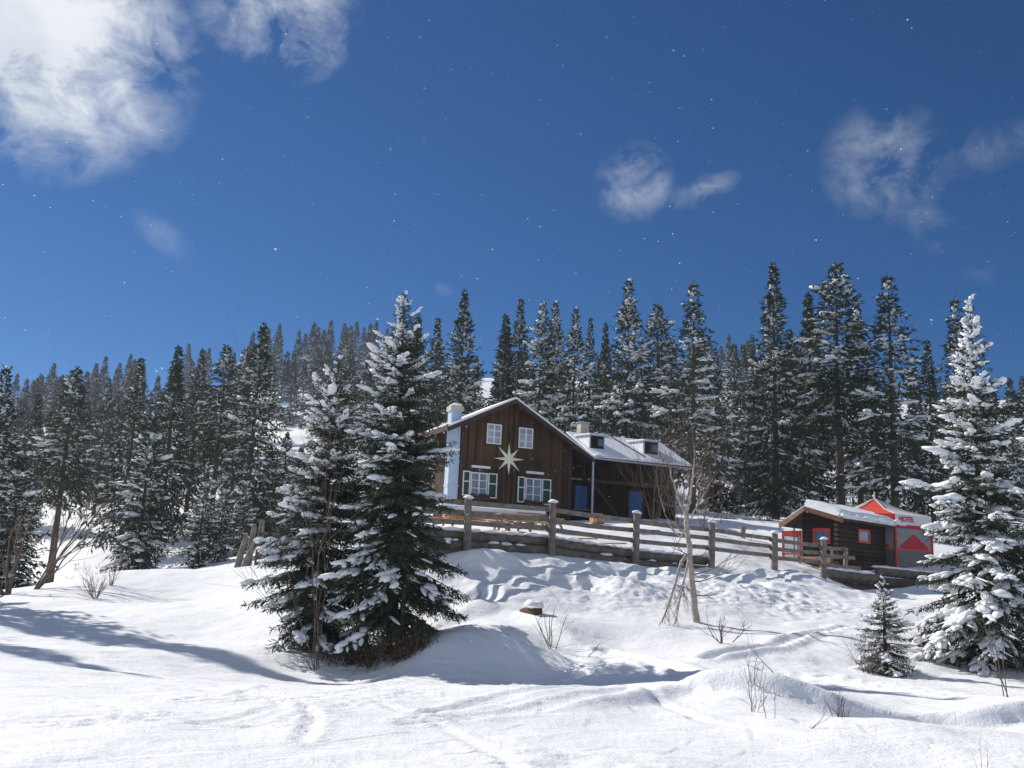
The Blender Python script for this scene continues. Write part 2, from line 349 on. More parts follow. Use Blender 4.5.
def ground_z(x, y):
    x = np.atleast_1d(np.asarray(x, float)); y = np.atleast_1d(np.asarray(y, float))
    z = _base(x, y)
    near = 1-_sm(60, 110, y)
    # drifted bank below the fence
    s = (x-FA[0])*_fn[0] + (y-FA[1])*_fn[1]; t = (x-FA[0])*_fd[0] + (y-FA[1])*_fd[1]
    band = _sm(-.4, .9, s)*(1-_sm(3.0, 6.5, s))*_sm(-6, -1, t)*(1-_sm(17, 21, t))
    z = z + band*(.5*fbm(x*.45+y*.25, y*.62, 2, 3) + .13*fbm(x*1.5, y*1.2, 3, 5))
    # trodden, cloddy snow
    def blob(px, py, D, r): q = at(px, py, D); return np.exp(-(((x-q[0])**2+(y-q[1])**2)/r**2))
    rough = blob(605,590,32,2.0) + blob(745,600,33.5,2.4) + blob(800,605,35,2.2) + .5*blob(690,590,33,1.6) + .5*blob(560,750,9.3,1.0) + .35*blob(800,665,22,2.5)
    c = fbm(x*3.2, y*3.2, 3, 11); z = z + np.clip(rough, 0, 1)*(.15*np.abs(c)+.11*np.clip(fbm(x*6, y*6, 2, 23)+.05, 0, 1))
    z = z + near*(.10*fbm(x*.33, y*.33, 3, 31) + .035*fbm(x*1.4, y*1.4, 3, 41))
    z = z + near*_sm(17, 26, y)*_sm(3, 9, x)*.12*fbm(x*.9, y*.9, 2, 51)
    # hillside hummocks and stubble
    z = z + (1-near)*(1.1*fbm(x*.09, y*.09, 4, 61))
    # steep little snow steps facing the viewer
    for pl, h, wf in LIPS:
        m = (x > pl[:, 0].min()-6) & (x < pl[:, 0].max()+6) & (y > pl[:, 1].min()-7) & (y < pl[:, 1].max()+7)
        if not m.any(): continue
        xm, ym = x[m], y[m]; bd = np.full(xm.shape, 1e9); sd_ = np.zeros(xm.shape); tt_ = np.zeros(xm.shape); ns = len(pl)-1
        for k, (a, b) in enumerate(zip(pl[:-1], pl[1:])):
            ab = b-a; t_ = np.clip(((xm-a[0])*ab[0]+(ym-a[1])*ab[1])/(ab@ab), 0, 1); dx, dy = xm-a[0]-t_*ab[0], ym-a[1]-t_*ab[1]; d_ = np.sqrt(dx*dx+dy*dy)
            sg = np.sign(ab[1]*dx-ab[0]*dy); c_ = d_ < bd; bd[c_] = d_[c_]; sd_[c_] = (sg*d_)[c_]; tt_[c_] = ((k+t_)/ns)[c_]
        end = _sm(0, .14, tt_)*(1-_sm(.9, 1, tt_)); wob = .25*fbm(xm*.8, ym*.8, 2, 71)
        q_ = sd_+wob; z[m] = z[m] + end*h*(.45*_sm(-3.0, -.1, q_)*(1-_sm(-.1, wf, q_)) - .55*_sm(-.1, wf, q_)*(1-_sm(wf+.6, wf+4.5, q_)))
    # ski tracks, boot trail
    for pl, w, d in TRACKS:
        best = np.full(x.shape, 1e9)
        bx0, by0 = pl.min(0)-1; bx1, by1 = pl.max(0)+1
        m = (x > bx0) & (x < bx1) & (y > by0) & (y < by1)
        if not m.any(): continue
        xm, ym = x[m], y[m]; bb = np.full(xm.shape, 1e9)
        for a, b in zip(pl[:-1], pl[1:]):
            ab = b-a; tt = np.clip(((xm-a[0])*ab[0]+(ym-a[1])*ab[1])/(ab@ab), 0, 1)
            bb = np.minimum(bb, (xm-a[0]-tt*ab[0])**2+(ym-a[1]-tt*ab[1])**2)
        z[m] = z[m] - d*np.exp(-bb/w**2) + .4*d*np.exp(-(np.sqrt(bb)-2*w)**2/w**2)
    for (px, py, D) in BOOTS:
        q = at(px, py, D); r2 = (x-q[0])**2+(y-q[1])**2; z = z - .14*np.exp(-r2/.035)*(r2 < 1) + .05*np.exp(-(np.sqrt(r2)-.34)**2/.02)*(r2 < 1)
    return z
BOOTS = []
LIPS = []
def lip(pix, h, wf): LIPS.append((np.array([at(*t)[:2] for t in pix]), h, wf))
lip([(672,668,17.2),(705,671,16.9),(760,680,16.6),(830,692,16.2),(900,700,16),(1060,711,15.8),(1150,718,15.6)], .32, .18)
lip([(470,606,29.5),(510,608,29),(545,620,27.6),(580,643,25.6),(622,669,23)], .28, .9)
_r = np.random.RandomState(3)
for (a, b, n) in (((705,661,23.8),(770,652,25),8),((770,652,25),(812,632,27.5),7),((812,632,27.5),(850,618,30),6),((600,652,25.4),(690,668,22.6),9),((820,668,22),(1020,700,17.5),12),((590,660,24),(500,672,21),7)):
    for k in range(n):
        t = (k+.5)/n; BOOTS.append((a[0]+(b[0]-a[0])*t, a[1]+(b[1]-a[1])*t+_r.uniform(-1.5, 1.5)+(1.6 if k % 2 else -1.6), a[2]+(b[2]-a[2])*t))
def gz(x, y): return float(ground_z([x], [y])[0])

def axis_pts(segs):
    out = [segs[0][0]]
    for a, b, d in segs:
        n = max(1, int(round((b-a)/d))); out += list(np.linspace(a, b, n+1)[1:])
    return np.array(out)
XS = axis_pts([(-450,-120,15),(-120,-40,3.5),(-40,-16,.5),(-16,-8,.16),(-8,15,.085),(15,22,.25),(22,50,1.0),(50,120,4),(120,450,15)])
YS = axis_pts([(-40,0,4),(0,5,.5),(5,38,.085),(38,48,.14),(48,80,.5),(80,200,2.2),(200,360,5),(360,650,20)])
GX, GY = np.meshgrid(XS, YS); GZ = ground_z(GX.ravel(), GY.ravel())
nx, ny = len(XS), len(YS)
_b = MB(); idx = (np.arange(ny-1)[:, None]*nx + np.arange(nx-1)[None]).ravel()
_b.add(np.stack([GX.ravel(), GY.ravel(), GZ], 1), np.stack([idx, idx+1, idx+nx+1, idx+nx], 1), 0, True)
prop(_b.build('ground', M['snow_ground']), kind='structure')

# ------------------------------------------------------------------ spruces
def spruce(seed, H, R, cb=.04, spacing=.3, step=.22, nl=.16, nw=.03, per=7, snow_r=.15, snow_p=.8, sub=2, bias=0.0, trunk_r=None, droop=.35, power=.85, gap=0.0, nbr=(8, 11), hang=.3, twig_snow=.45, round_low=.55):
    r = np.random.RandomState(seed)
    tr = trunk_r or (H*.0125+.03)
    zz = np.linspace(-.6, H, 9); bend = np.cumsum(r.normal(0, .008*H/9, (9, 2)), 0); bend -= bend[1]
    tp = np.column_stack([bend, zz])
    T = MB(); T.tube(tp, tr*np.clip(1-zz/H*.985, .015, 1.15), 9)
    def axis(z): return np.array([np.interp(z, zz, bend[:, 0]), np.interp(z, zz, bend[:, 1]), z])
    P_, D_, Ln, Wn = [], [], [], []; SB = []
    BR = MB()
    z = cb*H; lobes = r.uniform(0, 6.28, 5)
    while z < H*.985:
        t = (z-cb*H)/(H*(1-cb)); nb = r.randint(*nbr) if t < .85 else 5
        a0 = r.uniform(0, 6.28); wf = r.uniform(.78, 1.14)
        for k in range(nb):
            if r.uniform() < gap: continue
            az = a0 + k*6.283/nb + r.normal(0, .25)
            prof = (1-t)**power*min(1, round_low+t*4.5)
            Lb = R*prof*wf*r.uniform(.55, 1.12)*(1+.20*math.sin(2*az+lobes[0]+t*9)+.12*math.sin(3*az+lobes[1]-t*14)+.08*math.sin(23*t+lobes[2])) + .012*R; Lb = min(Lb, R*r.uniform(.82, .98))
            pit = -.26+1.05*t**1.3 + r.normal(0, .10)
            n = max(4, int(Lb/step)+2); u = np.linspace(0, 1, n)
            dirh = np.array([math.cos(az), math.sin(az), 0]); side = np.array([-dirh[1], dirh[0], 0])
            rise = math.sin(pit)*u - droop*(1-t)*u**2*.8 + .24*(1-.5*t)*u**3
            sw = r.normal(0, .06)*u**2
            pts = axis(z + r.uniform(-.5, .5)*spacing) + Lb*(u[:, None]*dirh*math.cos(pit) + rise[:, None]*np.array([0, 0, 1.]) + sw[:, None]*side)
            if sub >= 2: BR.tube(pts, np.linspace(max(.01, tr*.16*(1-t)+.006), .004, n), 4, cap=False)
            tan = np.gradient(pts, axis=0); tan /= np.linalg.norm(tan, axis=1, keepdims=True)
            shade = .5*(1+np.clip(1.5*(dirh[0]*.95-dirh[1]*.2), -1, 1))
            ps = snow_p*(1-bias*shade); loaded = r.uniform() < ps
            u_s = r.uniform(.05, .55)
            for i in range(1, n):
                ui = u[i]
                for sg in (-1, 1):
                    lt = Lb*(.40*(1-ui)**.75+.05)*r.uniform(.6, 1.2) + nl*.4*(1-.75*t**2)
                    td = tan[i]*.75 + side*sg*r.uniform(.45, 1.0) + np.array([0, 0, -hang*r.uniform(.2, 1.8)*(1-.6*t)])
                    td /= np.linalg.norm(td)
                    nn = max(2, int(per*lt/(nl*2.2)))
                    s_ = r.uniform(.0, 1, nn)
                    P_.append(pts[i] + td*lt*s_[:, None] + r.normal(0, nl*.10, (nn, 3)))
                    dd = td*.8 + r.normal(0, .5, (nn, 3)); dd[:, 2] -= .30*hang/.3*.6
                    D_.append(dd/np.linalg.norm(dd, axis=1, keepdims=True)); Ln.append(nl*r.uniform(.6, 1.3, nn)*(1-.2*t-.4*t**4)); Wn.append(nw*r.uniform(.6, 1.3, nn))
                    pk = twig_snow*(1.35 if loaded and ui > u_s else .22*(1-bias*shade))
                    if r.uniform() < pk:
                        g = r.uniform(.35, .8); sl = min(lt*.5, snow_r*1.5)*r.uniform(.5, 1.2) + snow_r*.15; w_ = snow_r*min(.8, .34*math.exp(r.normal(0, .38)))
                        SB.append((pts[i]+td*lt*g+np.array([0, 0, w_*.25]), math.atan2(td[1], td[0]), sl, w_, w_*r.uniform(.45, .75), math.asin(np.clip(td[2], -.9, .9))))
                if loaded and ui > u_s and r.uniform() < .85:
                    sr = snow_r*min(1.2, .70*math.exp(r.normal(0, .35)))*(.35+.65*min(1, Lb/(.5*R)))
                    SB.append((pts[i]+side*r.normal(0, .12)*Lb*.4+np.array([0, 0, sr*.2]), az+r.normal(0, .4), sr*r.uniform(1.0, 1.7), sr*r.uniform(.55, .95), sr*r.uniform(.38, .6), math.asin(np.clip(tan[i][2], -.9, .9))))
        z += spacing*(1.15-.6*t)*r.uniform(.7, 1.3)
    for q in range(26):
        P_.append(axis(H*(.93+.07*q/26))[None]); D_.append(np.array([[r.normal(0, .5), r.normal(0, .5), .8]])); Ln.append(np.array([nl*.5])); Wn.append(np.array([nw*.5]))
    P = np.concatenate(P_); D = np.concatenate(D_); Ln = np.concatenate(Ln); Wn = np.concatenate(Wn)
    S = np.cross(D, r.normal(size=D.shape)); S /= np.linalg.norm(S, axis=1, keepdims=True)
    n = len(P); V = np.stack([P, P+D*(Ln*.45)[:, None]+S*(Wn*.5)[:, None], P+D*Ln[:, None], P+D*(Ln*.45)[:, None]-S*(Wn*.5)[:, None]], 1).reshape(-1, 3)
    C_ = MB(); C_.add(V, np.arange(n*4).reshape(-1, 4), 0, False)
    if BR.n: C_.v += BR.v; C_.f += [f+C_.n for f in BR.f]; C_.n += BR.n; C_.mi += [np.ones_like(m) for m in BR.mi]; C_.sm += BR.sm
    SN = MB()
    vs, fs, off = [], [], 0
    for (c, az, sx, sy, sz, tilt) in SB:
        lv, lf = LUMPS[min(sub, 2) if sx > .1 and sub > 1 else 1][r.randint(8)]
        ca, sa = math.cos(az), math.sin(az); ct, st = math.cos(tilt*.8), math.sin(tilt*.8)
        p = lv*np.array([sx, sy, sz]); p = np.stack([p[:, 0]*ct-p[:, 2]*st, p[:, 1], p[:, 0]*st+p[:, 2]*ct], 1)
        vs.append(np.stack([p[:, 0]*ca-p[:, 1]*sa, p[:, 0]*sa+p[:, 1]*ca, p[:, 2]], 1)+c); fs.append(lf+off); off += len(lv)
    SN.add(np.concatenate(vs), np.concatenate(fs), 0, True)
    return T, C_, SN

def tree_meshes(name, **kw):
    T, C_, SN = spruce(**kw)
    return T.mesh(name+'_trunk', M['bark']), C_.mesh(name+'_crown', [M['needle'], M['bark']]), SN.mesh(name+'_snow', M['snow']), kw['H']
def plant_tree(meshes, loc, H, label, group=None, rz=0.0, wide=1.0, mirror=False):
    t, c, s, h0 = meshes; k = H/h0
    e = empty('spruce_tree', tuple(loc), label, 'spruce tree', group, rz, (k*wide*(-1 if mirror else 1), k*wide, k))
    link('trunk', t, e); link('crown', c, e); link('snow_cover', s, e)
    return e

# foreground spruces, each its own
def ground_at(px, py, D):
    p = at(px, py, D); return np.array([p[0], p[1], gz(p[0], p[1])])
big = tree_meshes('big', seed=11, H=9.3, R=2.12, cb=.09, spacing=.25, step=.125, nl=.155, nw=.027, per=13, snow_r=.15, snow_p=.85, bias=.88, droop=.6, trunk_r=.17, power=.72, hang=.35, twig_snow=.34, round_low=.75)
big2 = tree_meshes('second', seed=12, H=7.3, R=1.85, cb=.03, spacing=.25, step=.125, nl=.155, nw=.027, per=13, snow_r=.15, snow_p=.66, bias=.72, droop=.6, power=.62, gap=.05, hang=.35, twig_snow=.30, round_low=.5, nbr=(10, 13))
rightt = tree_meshes('right', seed=13, H=9.2, R=2.25, cb=.03, spacing=.33, step=.135, nl=.16, nw=.030, per=11, snow_r=.18, snow_p=.78, bias=.42, droop=.6, power=1.0, hang=.35, twig_snow=.40, gap=.03)
small = tree_meshes('sapling', seed=14, H=2.6, R=.95, cb=.04, spacing=.16, step=.08, nl=.09, nw=.015, per=12, snow_r=.09, snow_p=.6, bias=.4, droop=.45, nbr=(7, 10), twig_snow=.32)
_e = plant_tree(big, ground_at(391,651,26), 9.3, 'tall dark foreground spruce left of the wooden house, tallest of the near clump'); _e.rotation_euler = (0, -.026, 0)
plant_tree(big2, ground_at(316,642,26.5), 7.6, 'shorter broad spruce leaning against the left side of the tall foreground spruce')
plant_tree(rightt, ground_at(985,664,25), 9.25, 'heavily snow-laden spruce at the right of the picture beside the red tent')
plant_tree(rightt, ground_at(1062,650,27), 8.3, 'spruce cut off by the right edge of the picture, thick snow on its boughs', rz=2.1)
plant_tree(small, ground_at(886,671,23.5), 2.1, 'small young spruce with bare twigs at its foot, in front of the shed', wide=1.15)

# mid-distance prototypes
_M = dict(step=.42, nl=.60, nw=.15, per=5, sub=1, droop=.55, nbr=(7, 10), hang=.4, twig_snow=.46, power=1.2)
MID = [tree_meshes('mid%d' % i, **{**_M, **kw}) for i, kw in enumerate([
    dict(seed=21, H=20, R=4.2, cb=.08, spacing=.60, snow_r=.34, snow_p=.50, bias=.6),
    dict(seed=22, H=20, R=3.5, cb=.14, spacing=.62, snow_r=.30, snow_p=.42, bias=.6, gap=.08, power=1.15),
    dict(seed=23, H=20, R=4.7, cb=.04, spacing=.60, snow_r=.38, snow_p=.58, bias=.5, power=1.15),
    dict(seed=24, H=20, R=3.8, cb=.16, spacing=.80, snow_r=.36, snow_p=.50, bias=.55, gap=.26, power=1.1, droop=.4),
    dict(seed=25, H=20, R=3.2, cb=.40, spacing=.60, snow_r=.32, snow_p=.45, bias=.55, power=.95),
    dict(seed=26, H=20, R=3.8, cb=.10, spacing=.55, snow_r=.28, snow_p=.34, bias=.7, power=1.35, droop=.7, hang=.5),
    dict(seed=27, H=20, R=3.6, cb=.22, spacing=.70, snow_r=.42, snow_p=.60, bias=.4, gap=.15, power=1.05),
])]
YOUNG = tree_meshes('young', seed=31, H=9, R=2.0, cb=.01, spacing=.36, step=.25, nl=.36, nw=.09, per=6, snow_r=.24, snow_p=.62, sub=1, droop=.5, bias=.4, hang=.35, twig_snow=.40)
_r = np.random.RandomState(5)
def mid(k, top, D, label, base=None, wide=1.0, group=None, meshes=None):
    """a spruce whose tip is sighted at top=(px,py), D metres off"""
    tp = at(top[0], top[1], D); g = gz(tp[0], tp[1]); H = tp[2]-g
    return plant_tree(meshes or MID[k], (tp[0], tp[1], g-.1), H, label, group, _r.uniform(-.6, .6), wide*(1.05 if meshes is None else 1.0), bool(_r.randint(2)))
G1 = 'spruces in a row behind the house'
G2 = 'spruces behind the shed and tent'
G3 = 'spruces at the left side of the ski slope'
mid(0, (466,289), 88, 'tall snowy spruce rising just left of the house gable, above the blue-white chimney', group=G1)
mid(1, (438,318), 96, 'slimmer spruce tip between the foreground spruce and the tree above the chimney', group=G1)
mid(5, (419,314), 102, 'spruce whose tip shows just right of the big foreground spruce tip', group=G1)
mid(5, (507,313), 98, 'dark spruce with low tip standing directly behind the gable ridge', group=G1, wide=1.1)
mid(1, (521,299), 100, 'narrow pointed spruce just right of the gable ridge, taller than its left neighbour', group=G1, wide=.95)
mid(6, (543,300), 92, 'left one of the twin snowy spruces behind the right slope of the gable', group=G1)
mid(2, (556,301), 94, 'right one of the twin snowy spruces behind the right slope of the gable', group=G1, wide=.85)
mid(2, (576,307), 84, 'broad snowy spruce standing behind the rear chimney of the house', group=G1, wide=.85)
mid(1, (591,318), 106, 'thin spruce tip between the rear chimney and the large tree behind the dormer', group=G1, wide=.8)
mid(5, (606,321), 110, 'faint distant spruce tip touching the left side of the large spruce behind the dormer', group=G1, wide=.8)
mid(2, (629,279), 80, 'large snow-covered spruce behind the left dormer, its crown down to the roof', group=G1, wide=1.0)
mid(4, (658,303), 90, 'bare-trunked spruce between the large spruce and the sparse one behind the roof end', group=G1, wide=1.15)
mid(3, (694,279), 76, 'open sparse-topped tall spruce at the right end of the house roof', group=G1, wide=1.15)
mid(6, (672,335), 104, 'half hidden spruce just left of the sparse-topped spruce', group=G1, wide=.9)
mid(2, (716,350), 92, 'lower spruce filling the right flank of the sparse-topped spruce', group=G1, wide=.85)
for top, D, lab in (((734,380),128,'small far spruce at the head of the gap between house trees and shed trees'),
                    ((748,392),120,'snow-white small spruce in the gap left of the tall shed trees'),
                    ((722,408),112,'small snowy spruce low in the gap, right of the sparse-topped spruce'),
                    ((741,432),105,'low bushy spruce in front of the gap, above the meadow'),
                    ((712,455),92,'young spruce at the foot of the sparse-topped spruce'),
                    ((736,474),90,'lowest snowy young spruce at the back edge of the meadow')):
    mid(0, top, D, lab, meshes=YOUNG, group='young spruces in the gap', wide=1.15)
mid(0, (774,262), 84, 'tall snowy spruce, leftmost of the tall row behind the shed', group=G2, wide=1.0)
mid(5, (808,291), 94, 'shorter spruce squeezed between the two tallest trees behind the shed', group=G2, wide=1.05)
mid(4, (836,262), 84, 'tall spruce with bare double-looking trunk directly above the shed roof', group=G2, wide=1.3)
mid(6, (856,298), 92, 'spruce tucked behind the right side of the tall one above the shed roof', group=G2, wide=.95)
mid(3, (888,271), 82, 'tall dark spruce with gappy boughs above the tent peak', group=G2, wide=1.2)
mid(1, (927,340), 88, 'thin low-tipped spruce right of the tall dark one above the tent', group=G2, wide=.95)
mid(3, (955,295), 92, 'airy spruce whose tip stands left of the snow-laden foreground spruce at right', group=G2, wide=1.0)
mid(1, (790,330), 104, 'hidden spruce filling between the first tall trees behind the shed', group=G2)
mid(2, (870,380), 96, 'broad low spruce filling in behind the tent peak', group=G2)
mid(5, (912,400), 92, 'dark broad spruce behind the right half of the tent', group=G2)
mid(5, (945,390), 98, 'dim spruce in the shade behind the snow-laden foreground spruce', group=G2)
mid(2, (1010,405), 96, 'spruce glimpsed at the right picture edge behind the near snow-laden ones', group=G2)
mid(2, (760,375), 96, 'bushy spruce at the left flank of the tall shed row', group=G2, wide=.8)
# left side
mid(2, (24,452), 50, 'dark young spruce low at the left picture edge, among the bare branches', group=G3, meshes=YOUNG, wide=1.3)
mid(5, (-14,395), 52, 'dark spruce half cut off by the left picture edge', group=G3, wide=1.2)
mid(2, (8,366), 56, 'dark spruce at the left picture edge behind the bare snowy branches', group=G3, wide=1.05)
mid(4, (77,366), 76, 'spruce on a long bare leaning trunk near the left picture edge', group=G3, wide=1.25)
mid(1, (142,358), 80, 'tall spruce with a short bare trunk left of the snow-skirted spruce', group=G3, wide=1.1)
mid(2, (154,414), 62, 'spruce with snowy boughs down to the ground at the crest of the ski slope', group=G3, meshes=YOUNG, wide=1.15)
mid(5, (180,344), 88, 'tall spruce rising behind the snow-skirted spruce on the crest', group=G3, wide=1.15)
mid(1, (203,350), 96, 'spruce standing between two taller trees right of the snow-skirted spruce', group=G3)
mid(4, (228,344), 90, 'spruce on a bare trunk seen against snow above the two young spruces', group=G3, wide=1.2)
mid(0, (263,322), 76, 'tallest spruce on the left side, standing just behind the shorter foreground spruce', group=G3, wide=1.15)
mid(6, (246,345), 98, 'slim spruce behind the left flank of the tallest left spruce', group=G3)
mid(2, (207,470), 58, 'left one of two young spruces at the far end of the ski slope', group=G3, meshes=YOUNG, wide=1.1)
mid(2, (226,478), 60, 'right one of two young spruces at the far end of the ski slope', group=G3, meshes=YOUNG, wide=1.1)
mid(2, (248,470), 66, 'young spruce behind the old wooden stakes', group=G3, meshes=YOUNG)
mid(5, (40,392), 100, 'spruce standing behind and between the two leftmost near trees', group=G3)
mid(1, (110,378), 104, 'spruce between the long bare trunk and the tall short-trunked one', group=G3)
for top, D, lab in (((288,432),100,'small snow-caked spruce on the bright slope left of the foreground spruces'), ((302,446),84,'second snow-caked small spruce on the bright slope, nearest the foreground spruces'), ((272,448),80,'lowest snow-caked small spruce on the bright slope beside the tallest left spruce')):
    mid(0, top, D, lab, meshes=YOUNG, group='snow-caked young spruces', wide=1.4)
# trees just out of the picture at the left whose shadows lie across the ski slope
for x, y, H, k, lab in ((-23.0, 36.0, 16, 2, 0), (-25.0, 32.5, 15, 0, 0), (-31, 40, 17, 2, 0)):
    plant_tree(MID[k], (x, y, gz(x, y)), H, 'spruce just outside the left picture edge, shading the ski slope', 'spruces beyond the left picture edge', x)

# far forest: every tree a thing, one mesh of three materials each
def far_mesh(name, **kw):
    T, C_, SN = spruce(**kw)
    A = MB()
    for src, k in ((T, 0), (C_, 1), (SN, 2)):
        A.v += src.v; A.f += [f+A.n for f in src.f]; A.n += src.n; A.mi += [np.full_like(m, k) for m in src.mi]; A.sm += src.sm
    return A.mesh(name, [M['bark'], M['needle_far'], M['snow']])
FAR = [far_mesh('far_spruce%d' % i, seed=51+i, H=18, R=3.4+.35*i, cb=.06, spacing=.9, step=.75, nl=.9, nw=.27, per=4, snow_r=.42, snow_p=.6, sub=1, droop=.5, bias=.4, nbr=(6, 9), twig_snow=.46, power=1.2) for i in range(3)]
_r = np.random.RandomState(77); far_pts = []
def far_ok(p, d): return all((p[0]-q[0])**2+(p[1]-q[1])**2 > d*d for q in far_pts)
def far_zone(n, px0, px1, D0, D1, dmin, H0, H1, label, group, clear=None):
    made = 0
    for _ in range(n*40):
        if made >= n: break
        px = _r.uniform(px0, px1); D = D0+(D1-D0)*_r.uniform()**.7
        x = (px-512)/1000*D*1.02; p = (x, D)
        if clear and clear(px, D): continue
        if not far_ok(p, dmin): continue
        far_pts.append(p); made += 1
        o = link('spruce_tree', FAR[_r.randint(3)])
        H = _r.uniform(H0, H1); k = H/18
        o.location = (x, D, gz(x, D)-.3); o.scale = (k*_r.uniform(.9, 1.2),)*2+(k,); o.rotation_euler = (0, 0, _r.uniform(-.7, .7))
        prop(o, label, 'spruce tree', group)
def run(px, D):   # the open cable-car clearing
    return (255 < px < 345 and D < 215) or (40 < px < 150 and D < 125)
far_zone(66, -25, 420, 262, 322, 4.6, 14, 19, 'hazy far spruce in the dense forest on the skyline above the left slope', 'far spruces along the left skyline')
far_zone(95, -30, 400, 128, 255, 6.0, 12, 16, 'hazy spruce in the forest covering the left hillside', 'far spruces on the left hillside', run)
far_zone(26, 690, 800, 190, 315, 6.0, 14, 19, 'far spruce on the hill seen through the gap behind the house trees', 'far spruces in the gap')
far_zone(24, 420, 690, 120, 200, 7.0, 14, 18, 'spruce deep in the forest behind the house', 'forest spruces deep behind the house')
far_zone(22, 770, 1040, 115, 190, 7.0, 13, 17, 'spruce deep in the forest behind the shed', 'forest spruces deep behind the shed')

# ------------------------------------------------------------------ bare shrubs, birch, twigs
def grow(mb, p, d, length, r0, depth, rng, sides=4, spread=.55, bend=.12, kids=3, up=.05):
    n = 6; pts = [np.array(p, float)]; d = np.array(d, float); d /= np.linalg.norm(d)
    for i in range(n):
        d = d + rng.normal(0, bend, 3) + np.array([0, 0, up]); d /= np.linalg.norm(d); pts.append(pts[-1]+d*length/n)
    pts = np.array(pts); mb.tube(pts, np.linspace(r0, r0*.45 if depth else r0*.25, n+1), sides, cap=False)
    if depth:
        for k in range(kids):
            i = rng.randint(2, n+1); b = pts[i]-pts[i-1]; b /= np.linalg.norm(b)
            q = np.cross(b, rng.normal(size=3)); q /= np.linalg.norm(q)
            grow(mb, pts[i], b+q*spread*rng.uniform(.6, 1.4), length*rng.uniform(.45, .75), r0*.55*(1-.08*i)+.001, depth-1, rng, max(3, sides-1), spread, bend, kids, up)
def shrub(loc, label, n, h, lean, r0, depth, seed, mt='twig', cat='bare shrub', name='bare_shrub', kids=3, group=None, aim=None, snow=0, spread=.55):
    rng = np.random.RandomState(seed); mb = MB()
    for k in range(n):
        a = rng.uniform(0, 6.28); l = rng.uniform(.1, 1)*lean
        d = np.array([math.cos(a)*l, math.sin(a)*l, 1.0])
        if aim is not None: d = np.array(aim)+rng.normal(0, lean*.35, 3)
        grow(mb, (rng.normal(0, .05), rng.normal(0, .05), -.12), d, h*rng.uniform(.6, 1.0), r0, depth, rng, 4, spread, .10, kids)
    o = mb.build(name, M[mt]); o.location = tuple(loc)
    return prop(o, label, cat, group)
GT = 'bare twigs poking out of the snow'
shrub(ground_at(5,612,38), 'large bare bush with thick snow-dusted arching branches at the left picture edge', 6, 3.6, .9, .06, 2, 101, kids=3, aim=(-.25,.1,.8))
shrub(ground_at(33,600,40), 'bare forked bush whose long branches arch right past the long bare trunk', 6, 4.2, .75, .042, 2, 102, kids=3, aim=(.55,.1,.85), spread=.45)
shrub(ground_at(95,596,37), 'low brown tangled bush at the left edge of the ski slope', 16, 1.0, 1.2, .012, 2, 103, 'twig_red', kids=3)
shrub(ground_at(110,588,40), 'smaller brown bush just up the slope from the low tangled one', 9, .9, 1.2, .012, 2, 104, 'twig_red', kids=2)
shrub(ground_at(318,652,25.0), 'tall thin bare shrub growing up in front of the shorter foreground spruce', 7, 5.4, .42, .012, 2, 105, kids=4, spread=.5, aim=(-.12,-.05,1))
shrub(ground_at(722,642,26), 'small bare bush with widespread twigs below the birch', 5, .75, 1.5, .018, 2, 106, kids=3)
shrub(ground_at(792,684,19), 'two long bare twigs leaning left over the shaded hollow', 2, 1.25, .25, .009, 1, 107, group=GT, aim=(-.9,.1,.75))
shrub(ground_at(755,715,14.5), 'spray of thin upright twigs at the near edge of the shaded hollow', 5, .75, .6, .005, 1, 108, group=GT)
shrub(ground_at(772,722,13.5), 'single thin twig right of the upright spray', 2, .6, .15, .005, 1, 109, group=GT)
shrub(ground_at(795,730,12.5), 'bare twig slanting up to the right below the shaded hollow', 2, .6, .12, .005, 1, 110, group=GT, aim=(.8,.1,.7))
shrub(ground_at(841,712,15), 'short dark tuft of twigs inside the shaded hollow', 9, .45, .5, .007, 1, 111, group=GT)
shrub(ground_at(853,775,8.6), 'dry stalks rising from the bottom edge of the picture', 4, .33, .25, .004, 0, 112, group=GT)
shrub(ground_at(868,776,8.5), 'thin stalk pair at the bottom edge, right of the dry stalks', 2, .28, .2, .003, 0, 113, group=GT)
shrub(ground_at(832,776,8.5), 'faint short stalk at the bottom edge, left of the dry stalks', 2, .22, .2, .003, 0, 119, group=GT)
shrub(ground_at(982,765,9), 'thin tall stalks near the bottom right corner', 3, .4, .3, .004, 1, 114, group=GT)
shrub(ground_at(756,695,16.5), 'twig leaning left across the shaded hollow above the upright spray', 3, .7, .5, .006, 1, 120, group=GT)
shrub(ground_at(552,642,25.5), 'thin dark twigs sticking out of the shaded bank beside the dark log end', 6, 1.15, .8, .012, 1, 115, group=GT, kids=2)
shrub(ground_at(571,652,25), 'low creeping twig on the shaded bank right of the log end', 3, .9, .6, .014, 1, 121, group=GT, aim=(.9,0,.4))
shrub(ground_at(480,600,30), 'little dry sprig on the sunlit bank below the fence', 4, .75, .5, .006, 1, 116, group=GT)
shrub(ground_at(1008,690,19.5), 'tall bare sapling leaning in front of the right edge spruce', 3, 2.1, .35, .012, 1, 117, group=GT, aim=(-.25,0,1))
shrub(ground_at(868,668,23.2), 'spiky bare twigs around the left foot of the small young spruce', 14, 1.0, 1.1, .007, 1, 118, group=GT)
shrub(ground_at(905,672,23.2), 'bare twigs around the right foot of the small young spruce', 8, .7, 1.1, .007, 1, 122, group=GT)
